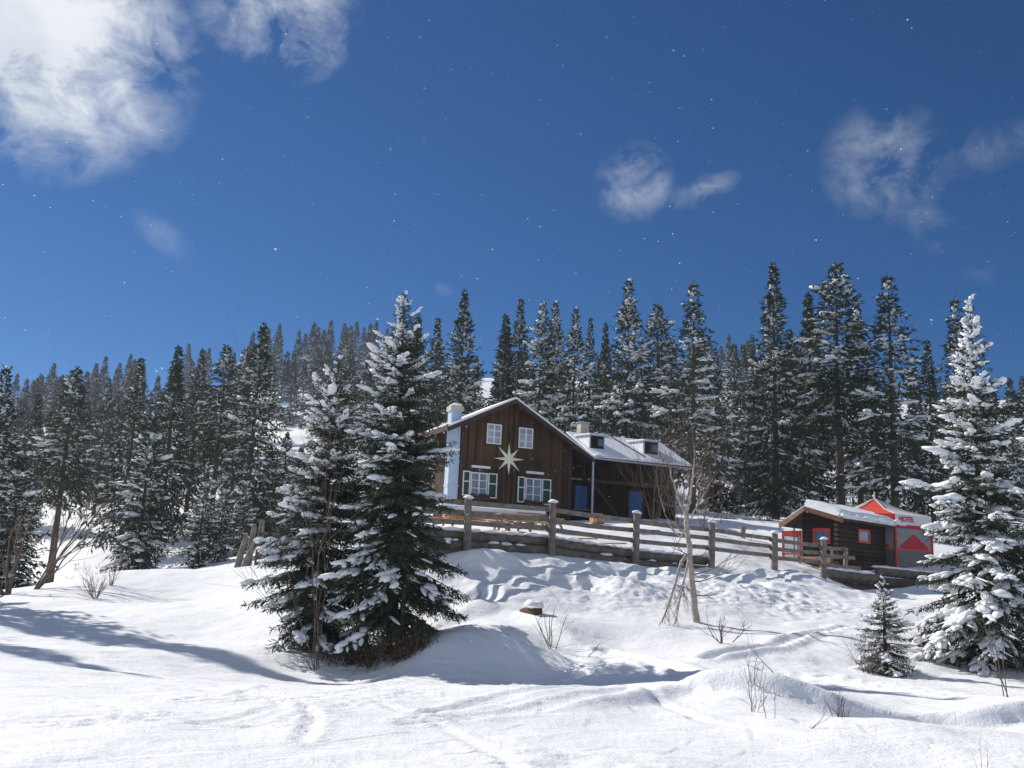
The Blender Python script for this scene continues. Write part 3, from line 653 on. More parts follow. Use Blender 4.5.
for px, D, h, s, lab in ((655,50,4.2,131,'reddish bare shrub against the dark right wall of the house'), (682,49,4.8,132,'tallest reddish bare shrub at the right end of the house'), (703,52,5.0,133,'reddish bare shrub right of the house roof end')):
    q = at(px, 528, D); shrub((q[0], q[1], gz(q[0], q[1])), lab, 13, h, .6, .010, 2, s, 'twig_brown', kids=4, group='reddish shrubs beside the house')
_r = np.random.RandomState(61); mb = MB()
for k in range(420):
    y = _r.uniform(62, 122); x = _r.uniform(-.52, -.26)*y
    if k > 330: y = _r.uniform(70, 120); x = _r.uniform(.2, .28)*y
    z = gz(x, y); s_ = _r.uniform(.15, .5)
    for q in range(_r.randint(4, 9)):
        d_ = np.array([_r.normal(0, .5), _r.normal(0, .4), 1])*s_; p_ = np.array([x, y, z-.05])+np.array([_r.normal(0, .25), _r.normal(0, .2), 0]); mb.tube([p_, p_+d_*.6, p_+d_], [.018, .014, .006], 3, cap=False)
o = mb.build('dry_stubble', M['twig_brown']); prop(o, 'dry brown stalks sticking out of the snowy hillside', 'dry grass', kind='stuff')
# brush and dead leaves round the foot of the two near spruces
def brush(loc, w, label, seed, n=60):
    rng = np.random.RandomState(seed); mb = MB(); root = empty('undergrowth', tuple(loc), label, 'undergrowth')
    for k in range(n):
        x, y = rng.normal(0, w, 1)[0], rng.normal(0, w*.4, 1)[0]
        z = gz(loc[0]+x, loc[1]+y)-loc[2]
        grow(mb, (x, y, z-.05), (rng.normal(0, .6), rng.normal(0, .6), 1), rng.uniform(.25, .8), .008, 1, rng, 3, .6, .15, 3)
    mb.build('twigs', M['twig'], root)
    lv = MB(); P = rng.normal(0, 1, (700, 3))*np.array([w, w*.4, .16])+np.array([0, 0, .26])
    D = rng.normal(size=P.shape); D /= np.linalg.norm(D, axis=1, keepdims=True); S = np.cross(D, rng.normal(size=P.shape)); S /= np.linalg.norm(S, axis=1, keepdims=True)
    V = np.stack([P-D*.06, P+S*.025, P+D*.06, P-S*.025], 1).reshape(-1, 3); lv.add(V, np.arange(len(V)).reshape(-1, 4))
    lv.build('dead_leaves', M['leaf_dead'], root)
brush(ground_at(402,655,25.2), .5, 'brown leafy undergrowth round the trunk of the tall foreground spruce', 141, 70)
brush(ground_at(355,652,25.6), .4, 'dark twiggy undergrowth between the two near spruces', 142, 50)
# leaning bare stems under the tall spruce
for (a, b, r0, lab, s) in (((371,652,25.4),(352,600,25.6),.09,'grey leaning bare trunk at the left foot of the tall foreground spruce',1), ((397,657,25.4),(404,588,25.6),.075,'grey upright bare trunk at the right foot of the tall foreground spruce',2)):
    p, q = at(*a), at(*b); p[2] = gz(p[0], p[1])-.1; q[2] += .6
    mb = MB(); m = (p+q)/2+np.array([.05, 0, 0]); mb.tube(np.array([p, m, q])-p, [r0, r0*.8, r0*.6], 8); o = mb.build('dead_sapling', M['bark']); o.location = tuple(p); prop(o, lab, 'dead sapling', 'bare stems under the tall spruce')

def birch():
    base = ground_at(697,622,29); D = 29
    e = empty('birch_tree', tuple(base), 'pale thin bare birch with a forked top standing in the snow below the fence', 'birch tree')
    def P(px, py, dy=0): return at(px, py, D+dy)-base
    rng = np.random.RandomState(9); T = MB()
    def limb(pts, r0, r1, sides=8):
        pts = np.array(pts); k = np.linspace(0, 1, len(pts)); kk = np.linspace(0, 1, 4*len(pts))
        q = np.stack([np.interp(kk, k, pts[:, i]) for i in range(3)], 1); q[1:-1] = (q[:-2]+2*q[1:-1]+q[2:])/4; q[1:-1] += rng.normal(0, .012, (len(q)-2, 3))
        T.tube(q, np.linspace(r0, r1, len(q)), sides); return q
    main = limb([P(697,626), P(694,600), P(691,572), P(689,545), P(687,525), P(686,512)], .105, .06)
    l1 = limb([P(686,514), P(682,508,.1), P(676,490,.2), P(671,476,.3), P(669,462,.4)], .05, .012)
    l2 = limb([P(686,514), P(690,500,-.1), P(693,478,-.2), P(694,462,-.2), P(695,446,-.2)], .05, .010)
    l3 = limb([P(687,528), P(680,538,-.2), P(672,528,-.3), P(664,512,-.4), P(661,495,-.4)], .03, .008, 6)
    l4 = limb([P(690,520), P(700,500,.1), P(707,490,.2), P(713,478,.2)], .025, .007, 6)
    T.build('trunk', M['birch'], e)
    W = MB()
    for q, n in ((l1, 12), (l2, 14), (l3, 7), (l4, 6)):
        for k in range(n):
            i = rng.randint(3, len(q)-1); d = q[i+1]-q[i]; d /= np.linalg.norm(d); s = np.cross(d, rng.normal(size=3)); s /= np.linalg.norm(s)
            grow(W, q[i], d+s*.7, rng.uniform(.5, 1.1), .012, 1, rng, 4, .5, .1, 3)
    for (px, py, dx, dz, l) in ((690,560,1,.3,.8),(692,575,1,.25,1.5),(693,582,.9,.1,1.3),(689,555,-.7,.3,.6),(694,595,.8,-.2,.7),(692,590,-.9,.2,.5)):
        grow(W, P(px, py), (dx, rng.normal(0, .4), dz), l, .018, 2, rng, 4, .5, .1, 3)
    W.build('twigs', M['twig'], e)
    B = MB()      # broken limb hanging to the ground
    hang = np.array([P(687,555), P(681,562,-.2), P(675,585,-.4), P(668,606,-.6), P(662,622,-.7)])
    B.tube(hang, np.linspace(.05, .02, 5), 6)
    hang2 = np.array([P(688,562), P(684,580,-.3), P(680,600,-.5), P(676,622,-.6)]); B.tube(hang2, np.linspace(.035, .012, 4), 6)
    for q in (hang, hang2):
        for k in range(16):
            t = rng.uniform(.3, 1)*(len(q)-1); i = min(len(q)-2, int(t)); p = q[i]+(q[i+1]-q[i])*(t-i); d = q[i+1]-q[i]; d /= np.linalg.norm(d)
            grow(B, p, d+rng.normal(0, .35, 3), rng.uniform(.35, .9), .012, 1, rng, 4, .5, .1, 3, -.03)
    B.build('broken_limb', M['birch'], e)
birch()

# dark log end poking out of the bank, three old stakes by the slope
def snow_lump(sx, sy, sz, loc, k=0, sub=3):
    mb = MB(); v, f = LUMPS[sub][k]; mb.add(v*np.array([sx, sy, sz])+np.array(loc), f, 0, True); return mb
p = ground_at(534,624,28); e = empty('log_end', tuple(p), 'dark brown log end sticking out of the shaded bank under a snow cap', 'log')
mb = MB(); mb.tube([(-.3,.6,-.02),(-.05,.15,.06),(.1,-.15,.08)], [.14,.15,.14], 9); mb.build('log', M['rock'], e); snow_lump(.26,.34,.15,(-.02,.08,.22),2).build('snow_cap', M['snow'], e)
for px, py, D, h, ln, lab in ((236,577,47,1.5,.30,'short slanting old stake, leftmost of the stakes at the end of the ski slope'), (247,577,47.2,1.9,.12,'middle grey stake at the end of the ski slope'), (256,578,47.5,2.2,.05,'tallest grey stake beside the shorter foreground spruce'), (242,578,46.6,1.1,.45,'low stake leaning against the middle grey stake')):
    p = ground_at(px, py, D); mb = MB(); mb.tube([(-.2*ln,0,-.4),(ln*.45,0,h*.5),(ln,0.03,h)], [.16,.15,.12], 8); o = mb.build('wooden_stake', M['grey_wood']); o.location = tuple(p); prop(o, lab, 'stake', 'old wooden stakes')

# ------------------------------------------------------------------ fence and log wall
posts = [(467,556,34,499),(551,556,36,503),(635,565,38.3,514),(711,567,40.6,523),(774,569,42.6,534),(823,578,44.2,540)]
F0 = at(467,556,34); fe = empty('wooden_fence', (F0[0], F0[1], gz(F0[0], F0[1])), 'grey weathered plank fence with snow-capped round posts running along the top of the bank', 'fence')
org = np.array(fe.location)
PW = []
for px, py, D, ty in posts:
    b = at(px, py, D); b[2] = gz(b[0], b[1]); t = at(px+1, ty, D); PW.append((b, t))
ext_l = PW[0][0] - (PW[1][0]-PW[0][0]); ext_t = PW[0][1] - (PW[1][1]-PW[0][1]); PW0 = [(ext_l, ext_t)]
_r = np.random.RandomState(17)
for b, t in PW0+PW:
    ln = _r.normal(0, .03, 2); q0 = b-org-np.array([0, 0, .5]); q1 = t-org+np.array([ln[0], ln[1], 0])
    mb = MB(); mb.tube(np.array([q0, (q0+q1)/2+np.array([.01, 0, 0]), q1]), [.145, .135, .125], 10)
    po = mb.build('post', M['grey_wood'], fe)
    mb = MB(); v, f = LUMPS[3][_r.randint(8)]; mb.add(v*np.array([.17, .17, .09])+q1+np.array([0, 0, .05]), f, 0, True); mb.build('snow_cap', M['snow'], po)
# sighted rail heights at each post: (upper edge rows at left end, right end)
rails = [ [(519.5,506.5)], ]
RAILY = {0: [(502,509),(513,519),(522.5,527.5)], 1: [(509.5,520.5),(520,530),(529.5,540)], 2: [(521,529.5),(530,538),(540.5,547.5)], 3: [(529.5,538.5),(538,546.5),(548,555.5)], 4: [(539.5,545.5),(548.5,553),(557.5,562)]}
off = np.array([-_fn[0], -_fn[1], 0])*.17
def rail(p, q):
    mb = MB(); m = (p+q)/2+np.array([0, 0, -.02+_r.normal(0, .01)]); pts = [p, m, q]
    for a, b in zip(pts[:-1], pts[1:]): mb.beam(a-org, b-org, .06, .165, 0)
    mb.build('rail', M['grey_wood'], fe, bevel=.006)
for i in range(5):
    (px0, _, D0, _), (px1, _, D1, _) = posts[i], posts[i+1]
    for (ya, yb) in RAILY[i]:
        a = at(px0, ya, D0)+off; b = at(px1, yb, D1)+off; d = (b-a); rail(a-d*.02+np.array([0, 0, _r.normal(0, .01)]), b+d*.0)
for (ya, yb) in RAILY[0]:
    a = at(467, ya, 34)+off; b = at(551, yb, 36)+off; rail(a-(b-a)*.98, a-(b-a)*.025)
# short return behind the last post
a0 = at(823,540,44.2); RT = [((823,547),(846,549)),((823,555),(858,558)),((823,564),(864,568.5))]
for (p0, p1) in RT: rail(at(*p0, 44.2)+off, at(*p1, 45.2)+off)
q = at(846,549,45.2); q2 = at(845,574,45.2); mb = MB(); mb.tube([q2-org-np.array([0,0,.4]), q-org+np.array([0,0,.06])], [.11,.10], 9); mb.build('post', M['grey_wood'], fe)

we = empty('log_wall', tuple(org), 'low wall of stacked grey logs with snow on top, below the fence rails', 'retaining wall')
back = np.array([-_fn[0], -_fn[1], 0])
LOGS = [((425,531),(467,535),(551,539.5),(635,552),(706,560.5))]
for row, (dy, rr, bk) in enumerate(((0, .19, .42), (10, .20, .30), (20, .21, .22))):
    pix = [(425,531,33),(467,535.5,34),(551,541,36),(635,553.5,38.3),(713,561,40.6)]
    pts = [at(px, py+dy, D)+back*bk-org for px, py, D in pix]
    for a, b in ((0,2),(2,4)):
        P0, P1 = pts[a], pts[b]; n = 9; L_ = np.linspace(0, 1, n)[:, None]; mid_ = pts[a+1]
        cur = (1-L_)**2*P0 + 2*L_*(1-L_)*(2*mid_-.5*(P0+P1)) + L_**2*P1
        mb = MB(); mb.tube(cur, rr*(1+_r.normal(0, .04, n)), 10); lo = mb.build('log', M['grey_log'], we)
        if row == 0:
            sn = MB()
            for k in range(130):
                t = _r.uniform(); c = (1-t)**2*P0 + 2*t*(1-t)*(2*mid_-.5*(P0+P1)) + t**2*P1
                v, f = LUMPS[2][_r.randint(8)]; s = _r.uniform(.08, .2); sn.add(v*np.array([s*1.5, s, s*.5])+c+back*_r.uniform(-.08, .3)+np.array([0, 0, rr*.95]), f, 0, True)
            sn.build('snow_strip', M['snow'], lo)
        if row == 1:
            sn = MB()
            for k in range(7):
                t = _r.uniform(); c = (1-t)*P0+t*P1; v, f = LUMPS[2][_r.randint(8)]; s = _r.uniform(.06, .13); sn.add(v*np.array([s*1.6, s, s*.6])+c-back*rr*.7+np.array([0, 0, rr*.6]), f, 0, True)
            sn.build('snow_patch', M['snow'], lo)
# log wall in front of the shed
p0 = at(827,571,44.6); we2 = empty('log_wall', tuple(p0), 'dark stacked log wall with a snowy top beam in front of the shed', 'retaining wall')
for row, (a, b, rr) in enumerate((((826,572.5,44.6),(877,578.5,45.6),.19),((829,579,44.8),(925,584,46.6),.2),((835,587,44.8),(925,594,46.6),.21),((877,571,46.4),(935,577,47.2),.2))):
    A, B = at(*a)-p0, at(*b)-p0; mb = MB(); mb.tube([A, (A+B)/2+np.array([0,0,-.02]), B], [rr, rr*1.03, rr*.96], 10); lo = mb.build('log', M['grey_log' if row in (0, 3) else 'bark'], we2)
    if row in (0, 3):
        sn = MB()
        for k in range(30):
            t = _r.uniform(); v, f = LUMPS[2][_r.randint(8)]; s = _r.uniform(.10, .22); sn.add(v*np.array([s*1.6, s*.9, s*.42])+A+(B-A)*t+np.array([0, .04, rr*.95]), f, 0, True)
        sn.build('snow_strip', M['snow'], lo)

# ------------------------------------------------------------------ house
O = at(460, 520, 58); HA = rad(24)
hz = gz(O[0], O[1])
house = empty('wooden_house', tuple(O), 'dark brown wooden mountain house with a gable front, a low wing and a cream star', 'house', rz=HA)
def hb(name, mt, boxes, parent=house, bevel=0.0):
    mb = MB()
    for b in boxes: mb.box(*b)
    return mb.build(name, M[mt], parent, bevel)
RX, RZ, EL, ER = 2.95, 7.32, (-1.26, 5.21), (8.42, 4.21)       # ridge, left eave, right eave
sL = (RZ-EL[1])/(RX-EL[0]); sR = (RZ-ER[1])/(ER[0]-RX)
def roof_z(x): return RZ-(RX-x)*sL if x < RX else RZ-(x-RX)*sR
wall = MB()
outline = [(-.15,-1.2),(7.1,-1.2),(7.1,roof_z(7.1)-.18),(RX,RZ-.2),(-.15,roof_z(-.15)-.18)]
wall.prism(outline, 'y', 0, 4.2); wall.build('gable_wall', M['gable'], house)
hb('corner_board', 'dark_wood', [(6.93,7.12,-.03,.0,-1,roof_z(7.1)-.25)])
hb('corner_board', 'dark_wood', [(-.17,.0,-.03,.0,-1,roof_z(0)-.25)])
hb('floor_band', 'dark_wood', [(0.0,6.93,-.035,0,3.3,3.42)])
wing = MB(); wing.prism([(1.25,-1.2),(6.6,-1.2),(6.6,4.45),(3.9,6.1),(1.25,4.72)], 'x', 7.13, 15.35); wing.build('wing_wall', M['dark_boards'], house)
# main roof: two slabs + fascias + snow
def slab(name, mt, pts_top, th, y0, y1, parent=house, bevel=0):
    (x0, z0), (x1, z1) = pts_top
    mb = MB(); mb.prism([(x0, z0-th), (x1, z1-th), (x1, z1), (x0, z0)], 'y', y0, y1); return mb.build(name, M[mt], parent, bevel)
rf = slab('roof', 'dark_wood', (EL, (RX, RZ)), .14, -.62, 4.6)
rf2 = slab('roof', 'dark_wood', ((RX+.002, RZ), ER), .14, -.62, 4.6)
slab('roof_snow', 'snow', ((EL[0]-.02, EL[1]+.13), (RX, RZ+.14)), .127, -.60, 4.58, rf)
slab('roof_snow', 'snow', ((RX+.002, RZ+.14), (ER[0]+.02, ER[1]+.13)), .127, -.60, 4.58, rf2)
for nm, a, b in (('verge_board', EL, (RX, RZ)), ('verge_board', (RX+.004, RZ), ER)):
    mb = MB(); mb.prism([(a[0], a[1]-.26), (b[0], b[1]-.26), (b[0], b[1]-.01), (a[0], a[1]-.01)], 'y', -.66, -.622); mb.build(nm, M['dark_wood'], house)
for x in (-.05, 1.5, 3.25, 5.0, 6.9): hb('purlin', 'dark_wood', [(x-.09, x+.09, -.6, 0, roof_z(x)-.40, roof_z(x)-.17)])
mb = MB(); mb.box(EL[0]-.06, EL[0]-.025, -.66, 4.6, EL[1]-.2, EL[1]+.16); mb.build('eave_board', M['dark_wood'], house)
for (x_, z_, n_) in ((EL[0]+.06, EL[1]+.14, 22), (ER[0]-.05, ER[1]+.13, 22)):
    sn = MB()
    for k in range(n_):
        v, f = LUMPS[2][k % 8]; q_ = _r.uniform(.07, .15); sn.add(v*np.array([q_*1.1, q_*1.9, q_*.7])+np.array([x_, -.5+5.0*_r.uniform(), z_]), f, 0, True)
    sn.build('eave_snow', M['snow'], rf if x_ < 0 else rf2)
# chimneys
ch = hb('side_chimney', 'plaster', [(-.82,-.19,.12,.75,-1,6.32)], bevel=.01)
hb('chimney_cap', 'concrete', [(-.90,-.11,.04,.83,6.32,6.62)], ch, .015)
hb('chimney_band', 'plaster', [(-.85,-.16,.09,.78,1.9,2.0),(-.85,-.16,.09,.78,3.35,3.43)], ch)
mb = MB(); v, f = LUMPS[3][1]; mb.add(v*np.array([.40,.40,.16])+np.array([-.5,.43,6.66]), f, 0, True); mb.build('chimney_snow', M['snow'], ch)
ch2 = hb('rear_chimney', 'concrete', [(10.35,10.98,5.0,5.6,5.0,7.36)], bevel=.015)
hb('chimney_cap', 'tin', [(10.29,11.04,4.94,5.66,7.36,7.43)], ch2)
# windows
def window(x0, x1, z0, z1, cols, rows, frame, pane, y=-.035, fw=.07, outer=None):
    mb = MB()
    if outer:
        o = MB(); w = .07
        for b in ((x0-w,x1+w,y+.01,0,z1,z1+w),(x0-w,x1+w,y+.01,0,z0-w,z0),(x0-w,x0,y+.01,0,z0,z1),(x1,x1+w,y+.01,0,z0,z1)): o.box(*b)
        o.build('window_surround', M[outer], house)
    mb.box(x0,x1,y,0,z1-fw,z1); mb.box(x0,x1,y,0,z0,z0+fw); mb.box(x0,x0+fw,y,0,z0+fw,z1-fw); mb.box(x1-fw,x1,y,0,z0+fw,z1-fw)
    for c in range(1, cols):
        xc = x0+(x1-x0)*c/cols; mb.box(xc-.045,xc+.045,y+.004,0,z0+fw,z1-fw)
    for r_ in range(1, rows):
        zc = z0+(z1-z0)*r_/rows; mb.box(x0+fw,x1-fw,y+.010,0,zc-.02,zc+.02)
    w = mb.build('window', M[frame], house)
    g = MB(); g.box(x0+.02,x1-.02,-.012,.0,z0+.02,z1-.02); g.build('pane', M[pane], w)
    return w
window(1.40,2.35,4.58,5.78,2,3,'white_paint','pane_pale',outer='dark_wood')
window(3.48,4.43,4.52,5.75,2,3,'white_paint','pane_pale',outer='dark_wood')
def shutter(x0, x1, z0, z1):
    f = .065; mb = MB(); zs = z0+(z1-z0)*.58
    for b in ((x0,x1,-.06,-.002,z1-f,z1),(x0,x1,-.06,-.002,z0,z0+f),(x0,x0+f,-.06,-.002,z0+f,z1-f),(x1-f,x1,-.06,-.002,z0+f,z1-f),(x0+f,x1-f,-.055,-.002,zs-.03,zs+.03)): mb.box(*b)
    s = mb.build('shutter', M['white_paint'], house); g = MB(); g.box(x0+.03,x1-.03,-.04,-.004,z0+.03,z1-.03); g.build('shutter_panel', M['green_paint'], s)
for x0, z0, z1, dx in ((.03,1.42,2.86,0), (3.55,1.28,2.80,.03)):
    shutter(x0,x0+.46,z0,z1); window(x0+.50,x0+1.55,z0+.02,z1-.04,2,3,'white_paint','pane',y=-.05); shutter(x0+1.60,x0+2.17+dx,z0-.04,z1-.02)
    hb('light_panel', 'white_paint', [(x0+.5,x0+1.65,-.16,-.002,z1+.22,z1+.36)], bevel=.01)
    fb = hb('flower_box', 'dark_wood', [(x0+.45,x0+1.65,-.28,-.062,z0-.2,z0-.02)])
    mb = MB()
    for k in range(16):
        v, f = LUMPS[1][k % 8]; s = _r.uniform(.06, .13); mb.add(v*s+np.array([x0+.5+1.1*_r.uniform(), -.17, z0+.02+_r.uniform(0, .06)]), f, 0, True)
    mb.build('dry_plants', M['flower'], fb)
# star with raised ridges
mb = MB(); cx, czs = 2.90, 3.78; n = 8; R1 = [.93,.86,1.0,.98,.92,.93,.98,.97]; vv = [(cx, -.16, czs)]
for k in range(8):
    a = math.pi/2-k*math.pi/4+.03; vv.append((cx+R1[k]*math.cos(a), -.05, czs+R1[k]*math.sin(a))); a -= math.pi/8; vv.append((cx+.27*math.cos(a), -.05, czs+.27*math.sin(a)))
m_ = len(vv); vv2 = [(x, -.012, z) for x, y, z in vv]; faces = []
for k in range(16): faces += [(0, 1+(k+1) % 16, 1+k, 1+k), (1+k, 1+(k+1) % 16, m_+1+(k+1) % 16, m_+1+k)]
mb.add(vv+vv2, faces); mb.build('star_ornament', M['star'], house)
hb('vent_hole', 'dark_wood', [(2.25,2.38,-.012,0,6.28,6.4)]); hb('vent_hole', 'dark_wood', [(3.33,3.46,-.012,0,6.22,6.34)])
# porch: window with blue boards, door, pipe, brace, beams
bw = hb('blue_shutter', 'blue_paint', [(8.05,8.92,1.17,1.247,1.28,2.70)]); hb('sill', 'grey_wood', [(7.95,9.02,1.08,1.246,1.18,1.26)], bw)
bd = hb('blue_door', 'blue_paint', [(11.97,12.9,1.17,1.247,-.4,2.62)]); hb('door_handle', 'tin', [(12.73,12.81,1.12,1.168,1.05,1.2)], bd)
hb('door_frame', 'dark_wood', [(11.85,11.96,1.15,1.247,-.4,2.76),(12.91,13.02,1.15,1.247,-.4,2.76),(11.96,12.91,1.15,1.247,2.63,2.76)])
mb = MB(); mb.tube([(8.62,.02,-.6),(8.62,.02,4.0),(8.56,-.02,4.2),(8.62,-.12,4.34)], [.075,.075,.075,.06], 10); mb.build('downpipe', M['tin'], house)
mb = MB(); mb.beam((9.0,.75,2.9),(10.9,.75,.9),.12,.14); mb.build('brace', M['dark_wood'], house)
hb('porch_beam', 'dark_wood', [(8.5,15.2,.62,.80,2.92,3.12)]); hb('porch_post', 'dark_wood', [(8.95,9.13,.62,.80,-.6,2.92)]); hb('porch_post', 'dark_wood', [(14.9,15.08,.62,.80,-.6,2.92)])
hb('lintel_board', 'tan_wood', [(7.6,8.5,1.16,1.247,3.05,3.15)])
# wing roof
def wslab(name, mt, x0, x1, p, q, th, parent=house, bevel=0):
    mb = MB(); mb.prism([(p[0], p[1]-th), (q[0], q[1]-th), q, p], 'x', x0, x1); return mb.build(name, M[mt], parent, bevel)
WE, WR = (-.02, 4.42), (3.9, 6.36)
wr = wslab('wing_roof', 'dark_wood', 8.55, 15.85, WE, WR, .13); wslab('wing_roof', 'dark_wood', 8.2, 15.85, (WR[0]+.002, WR[1]), (7.4, 4.7), .13)
ws = wslab('wing_roof_snow', 'snow', 8.68, 15.88, (WE[0]-.02, WE[1]+.10), (WR[0], WR[1]+.11), .097, wr)
sn = MB()
for k in range(38):      # lumpy edge of the snow along the eave
    v, f = LUMPS[2][k % 8]; s = _r.uniform(.08, .17); sn.add(v*np.array([s*1.8, s*1.1, s*.6])+np.array([8.8+7.0*_r.uniform(), _r.uniform(.0, .22), 4.53]), f, 0, True)
sn.build('eave_snow', M['snow'], wr)
mb = MB(); mb.tube([(8.66,-.09,4.33),(12,-.09,4.30),(15.9,-.09,4.27)], .065, 8); mb.build('gutter', M['tin'], house)
mb = MB(); mb.prism([(WE[0],WE[1]-.22),(WR[0],WR[1]-.22),(WR[0],WR[1]-.005),(WE[0],WE[1]-.005)], 'x', 15.855, 15.89); mb.build('verge_board', M['dark_wood'], house)
def dormer(x0, x1):
    yf = 1.25; zr = 4.45+.495*yf; zt = 5.95
    d = MB(); d.prism([(yf,zr-.15),(yf,zt),(3.55,zt+.10),(3.55,zr-.15)], 'x', x0, x1); dm = d.build('dormer', M['zinc_white'], house)
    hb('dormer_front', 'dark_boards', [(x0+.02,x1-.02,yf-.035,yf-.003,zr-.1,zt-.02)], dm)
    hb('dormer_pane', 'pane_blue', [(x0+.62,x1-.12,yf-.05,yf-.037,zr+.25,zt-.18)], dm)
    hb('dormer_post', 'tin', [(x0,x0+.07,yf-.06,yf-.04,zr,zt-.02),(x1-.07,x1,yf-.06,yf-.04,zr,zt-.02)], dm)
    r_ = MB(); r_.prism([(yf-.22,zt-.03),(3.7,zt+.11),(3.7,zt+.19),(yf-.22,zt+.05)], 'x', x0-.1, x1+.1); r_.build('dormer_roof', M['tin'], dm)
    s_ = MB(); s_.prism([(yf-.12,zt+.06),(3.7,zt+.195),(3.7,zt+.27),(yf-.12,zt+.13)], 'x', x0-.06, x1+.06); s_.build('dormer_snow', M['snow'], dm)
dormer(8.98,10.06); dormer(12.96,14.1)
mb = MB(); mb.beam((12.6,.35,4.80),(11.9,3.6,6.40),.05,.06); mb.build('roof_ladder_rail', M['dark_wood'], house)

# ------------------------------------------------------------------ terrace furniture
def picnic(px, py, D, rz, label, mt, w=2.2, snow=True, seat=True, h=.72):
    p = at(px, py, D); p[2] = gz(p[0], p[1]); e = empty('picnic_table', tuple(p), label, 'picnic table', 'wooden tables on the terrace', rz)
    def bx(n, bs, par=e, m=mt):
        b = MB(); [b.box(*q) for q in bs]; return b.build(n, M[m], par)
    bx('tabletop', [(-w/2,w/2,-.38+.19*k,-.21+.19*k,h-.05,h) for k in range(4)])
    for sy in (-1, 1):
        bx('bench', [(-w/2,w/2,sy*.72-.14,sy*.72+.14,.40,.45)])
    for sx in (-1, 1):
        b = MB(); b.beam((sx*w*.36,-.62,-.1),(sx*w*.36,-.14,h-.06),.07,.09); b.beam((sx*w*.36,.62,-.1),(sx*w*.36,.14,h-.06),.07,.09); b.beam((sx*w*.36,-.84,.36),(sx*w*.36,.84,.36),.06,.09); b.build('leg', M[mt], e)
    if snow:
        b = MB(); b.prism([(-.36,h+.003),(.36,h+.003),(.34,h+.17),(.2,h+.22),(-.2,h+.22),(-.34,h+.16)], 'x', -w/2+.05, w/2-.05); b.build('snow_cover', M['snow'], e, bevel=.04)
    return e
picnic(476,527,42.5,rad(26),'long picnic table under thick snow behind the left end of the fence','orange_wood',3.6)
picnic(512,531,42.5,rad(30),'bare yellowish picnic table behind the fence, between the first two posts','yellow_wood',1.6,False)
picnic(526,528,47,rad(28),'snow-covered picnic table nearer the house, behind the bare yellowish one','tan_wood',1.8)
picnic(548,533,45,rad(34),'small sunlit picnic table right behind the second snow-capped post','yellow_wood',1.2,False,h=.6)
p = at(597,533,50); p[2] = gz(p[0], p[1]); e = empty('wooden_barrel', tuple(p), 'orange-brown half barrel lying on the terrace behind the fence', 'barrel', rz=rad(20))
mb = MB(); mb.tube([(-.32,0,.24),(-.2,0,.24),(0,0,.24),(.2,0,.24),(.32,0,.24)], [.24,.29,.31,.29,.24], 14); mb.build('staves', M['orange_wood'], e)
for x in (-.27,.27): mb = MB(); mb.tube([(x*.75-.025,0,.24),(x*.75+.025,0,.24)], [.297,.297], 14); mb.build('hoop', M['tin'], e)
for k, (px, py, D, l, rz, lab) in enumerate(((580,541,41.5,1.6,.5,'light plank lying on the snow behind the fence left of the barrel'), (647,537,47,1.3,.4,'pinkish plank lying on the terrace snow behind the third fence post'), (612,545,41.8,1.2,.2,'short plank lying on the snow behind the fence right of the barrel'))):
    p = at(px, py, D); p[2] = gz(p[0], p[1])+.12; mb = MB(); mb.box(-l/2,l/2,-.12,.12,0,.05); mb.box(-l/2+.2,l/2+.1,.14,.36,-.02,.03); o = mb.build('plank', M['tan_wood' if k == 1 else 'yellow_wood']); o.location = tuple(p); o.rotation_euler = (.08, -.05, rz); prop(o, lab, 'plank', 'planks on the terrace')
for k, (px, py, D, lab) in enumerate(((686,538,52,'small snow-topped post stump on the meadow left of the tall fence post'), (743,534,55,'grey post top showing on the meadow behind the fence'), (721,532,62,'thin marker stick standing on the meadow'))):
    p = at(px, py, D); g = gz(p[0], p[1]); mb = MB(); hh = max(.5, p[2]-g+.4); rr = .14 if k < 2 else .03; mb.tube([(0,0,-.3),(0,0,hh*.5),(.02,0,hh)], rr, 8); o = mb.build('marker_post', M['grey_wood']); o.location = (p[0], p[1], g); prop(o, lab, 'post', 'odd posts on the meadow')

# ------------------------------------------------------------------ shed
SO = at(840, 576, 47); shed = empty('log_shed', tuple(SO), 'small dark log shed with red window frames and a thick snow roof', 'shed', rz=rad(45))
def sb(name, mt, boxes, parent=shed, bevel=0):
    mb = MB(); [mb.box(*b) for b in boxes]; return mb.build(name, M[mt], parent, bevel)
mb = MB(); mb.prism([(0,-1.2),(1.9,-1.2),(1.9,2.75),(1.45,3.02),(0,2.62)], 'x', 0, 4.9); mb.build('log_wall_body', M['log'], shed)
for k in range(11): # crossing log ends at the front corner
    z = .15+k*.22; mb = MB(); mb.tube([(-.18,.1,z),(.0,.1,z)], .09, 8); mb.build('log_end', M['log_cut'], shed)
mb = MB(); mb.prism([(-.48,2.50),(1.45,3.07),(1.45,3.19),(-.48,2.62)], 'x', -.55, 6.35); sr = mb.build('roof', M['dark_wood'], shed)
mb = MB(); mb.prism([(1.452,3.07),(2.78,2.26),(2.78,2.38),(1.452,3.19)], 'x', -.55, 6.35); sr2 = mb.build('roof', M['dark_wood'], shed)
mb = MB(); mb.prism([(-.50,2.40),(1.45,2.98),(1.45,3.20),(-.50,2.64)], 'x', -.60, -.552); mb.build('verge_board', M['red_fascia'], shed)
mb = MB(); mb.prism([(1.455,2.98),(2.80,2.12),(2.80,2.39),(1.455,3.20)], 'x', -.60, -.552); mb.build('verge_board', M['tan_wood'], shed)
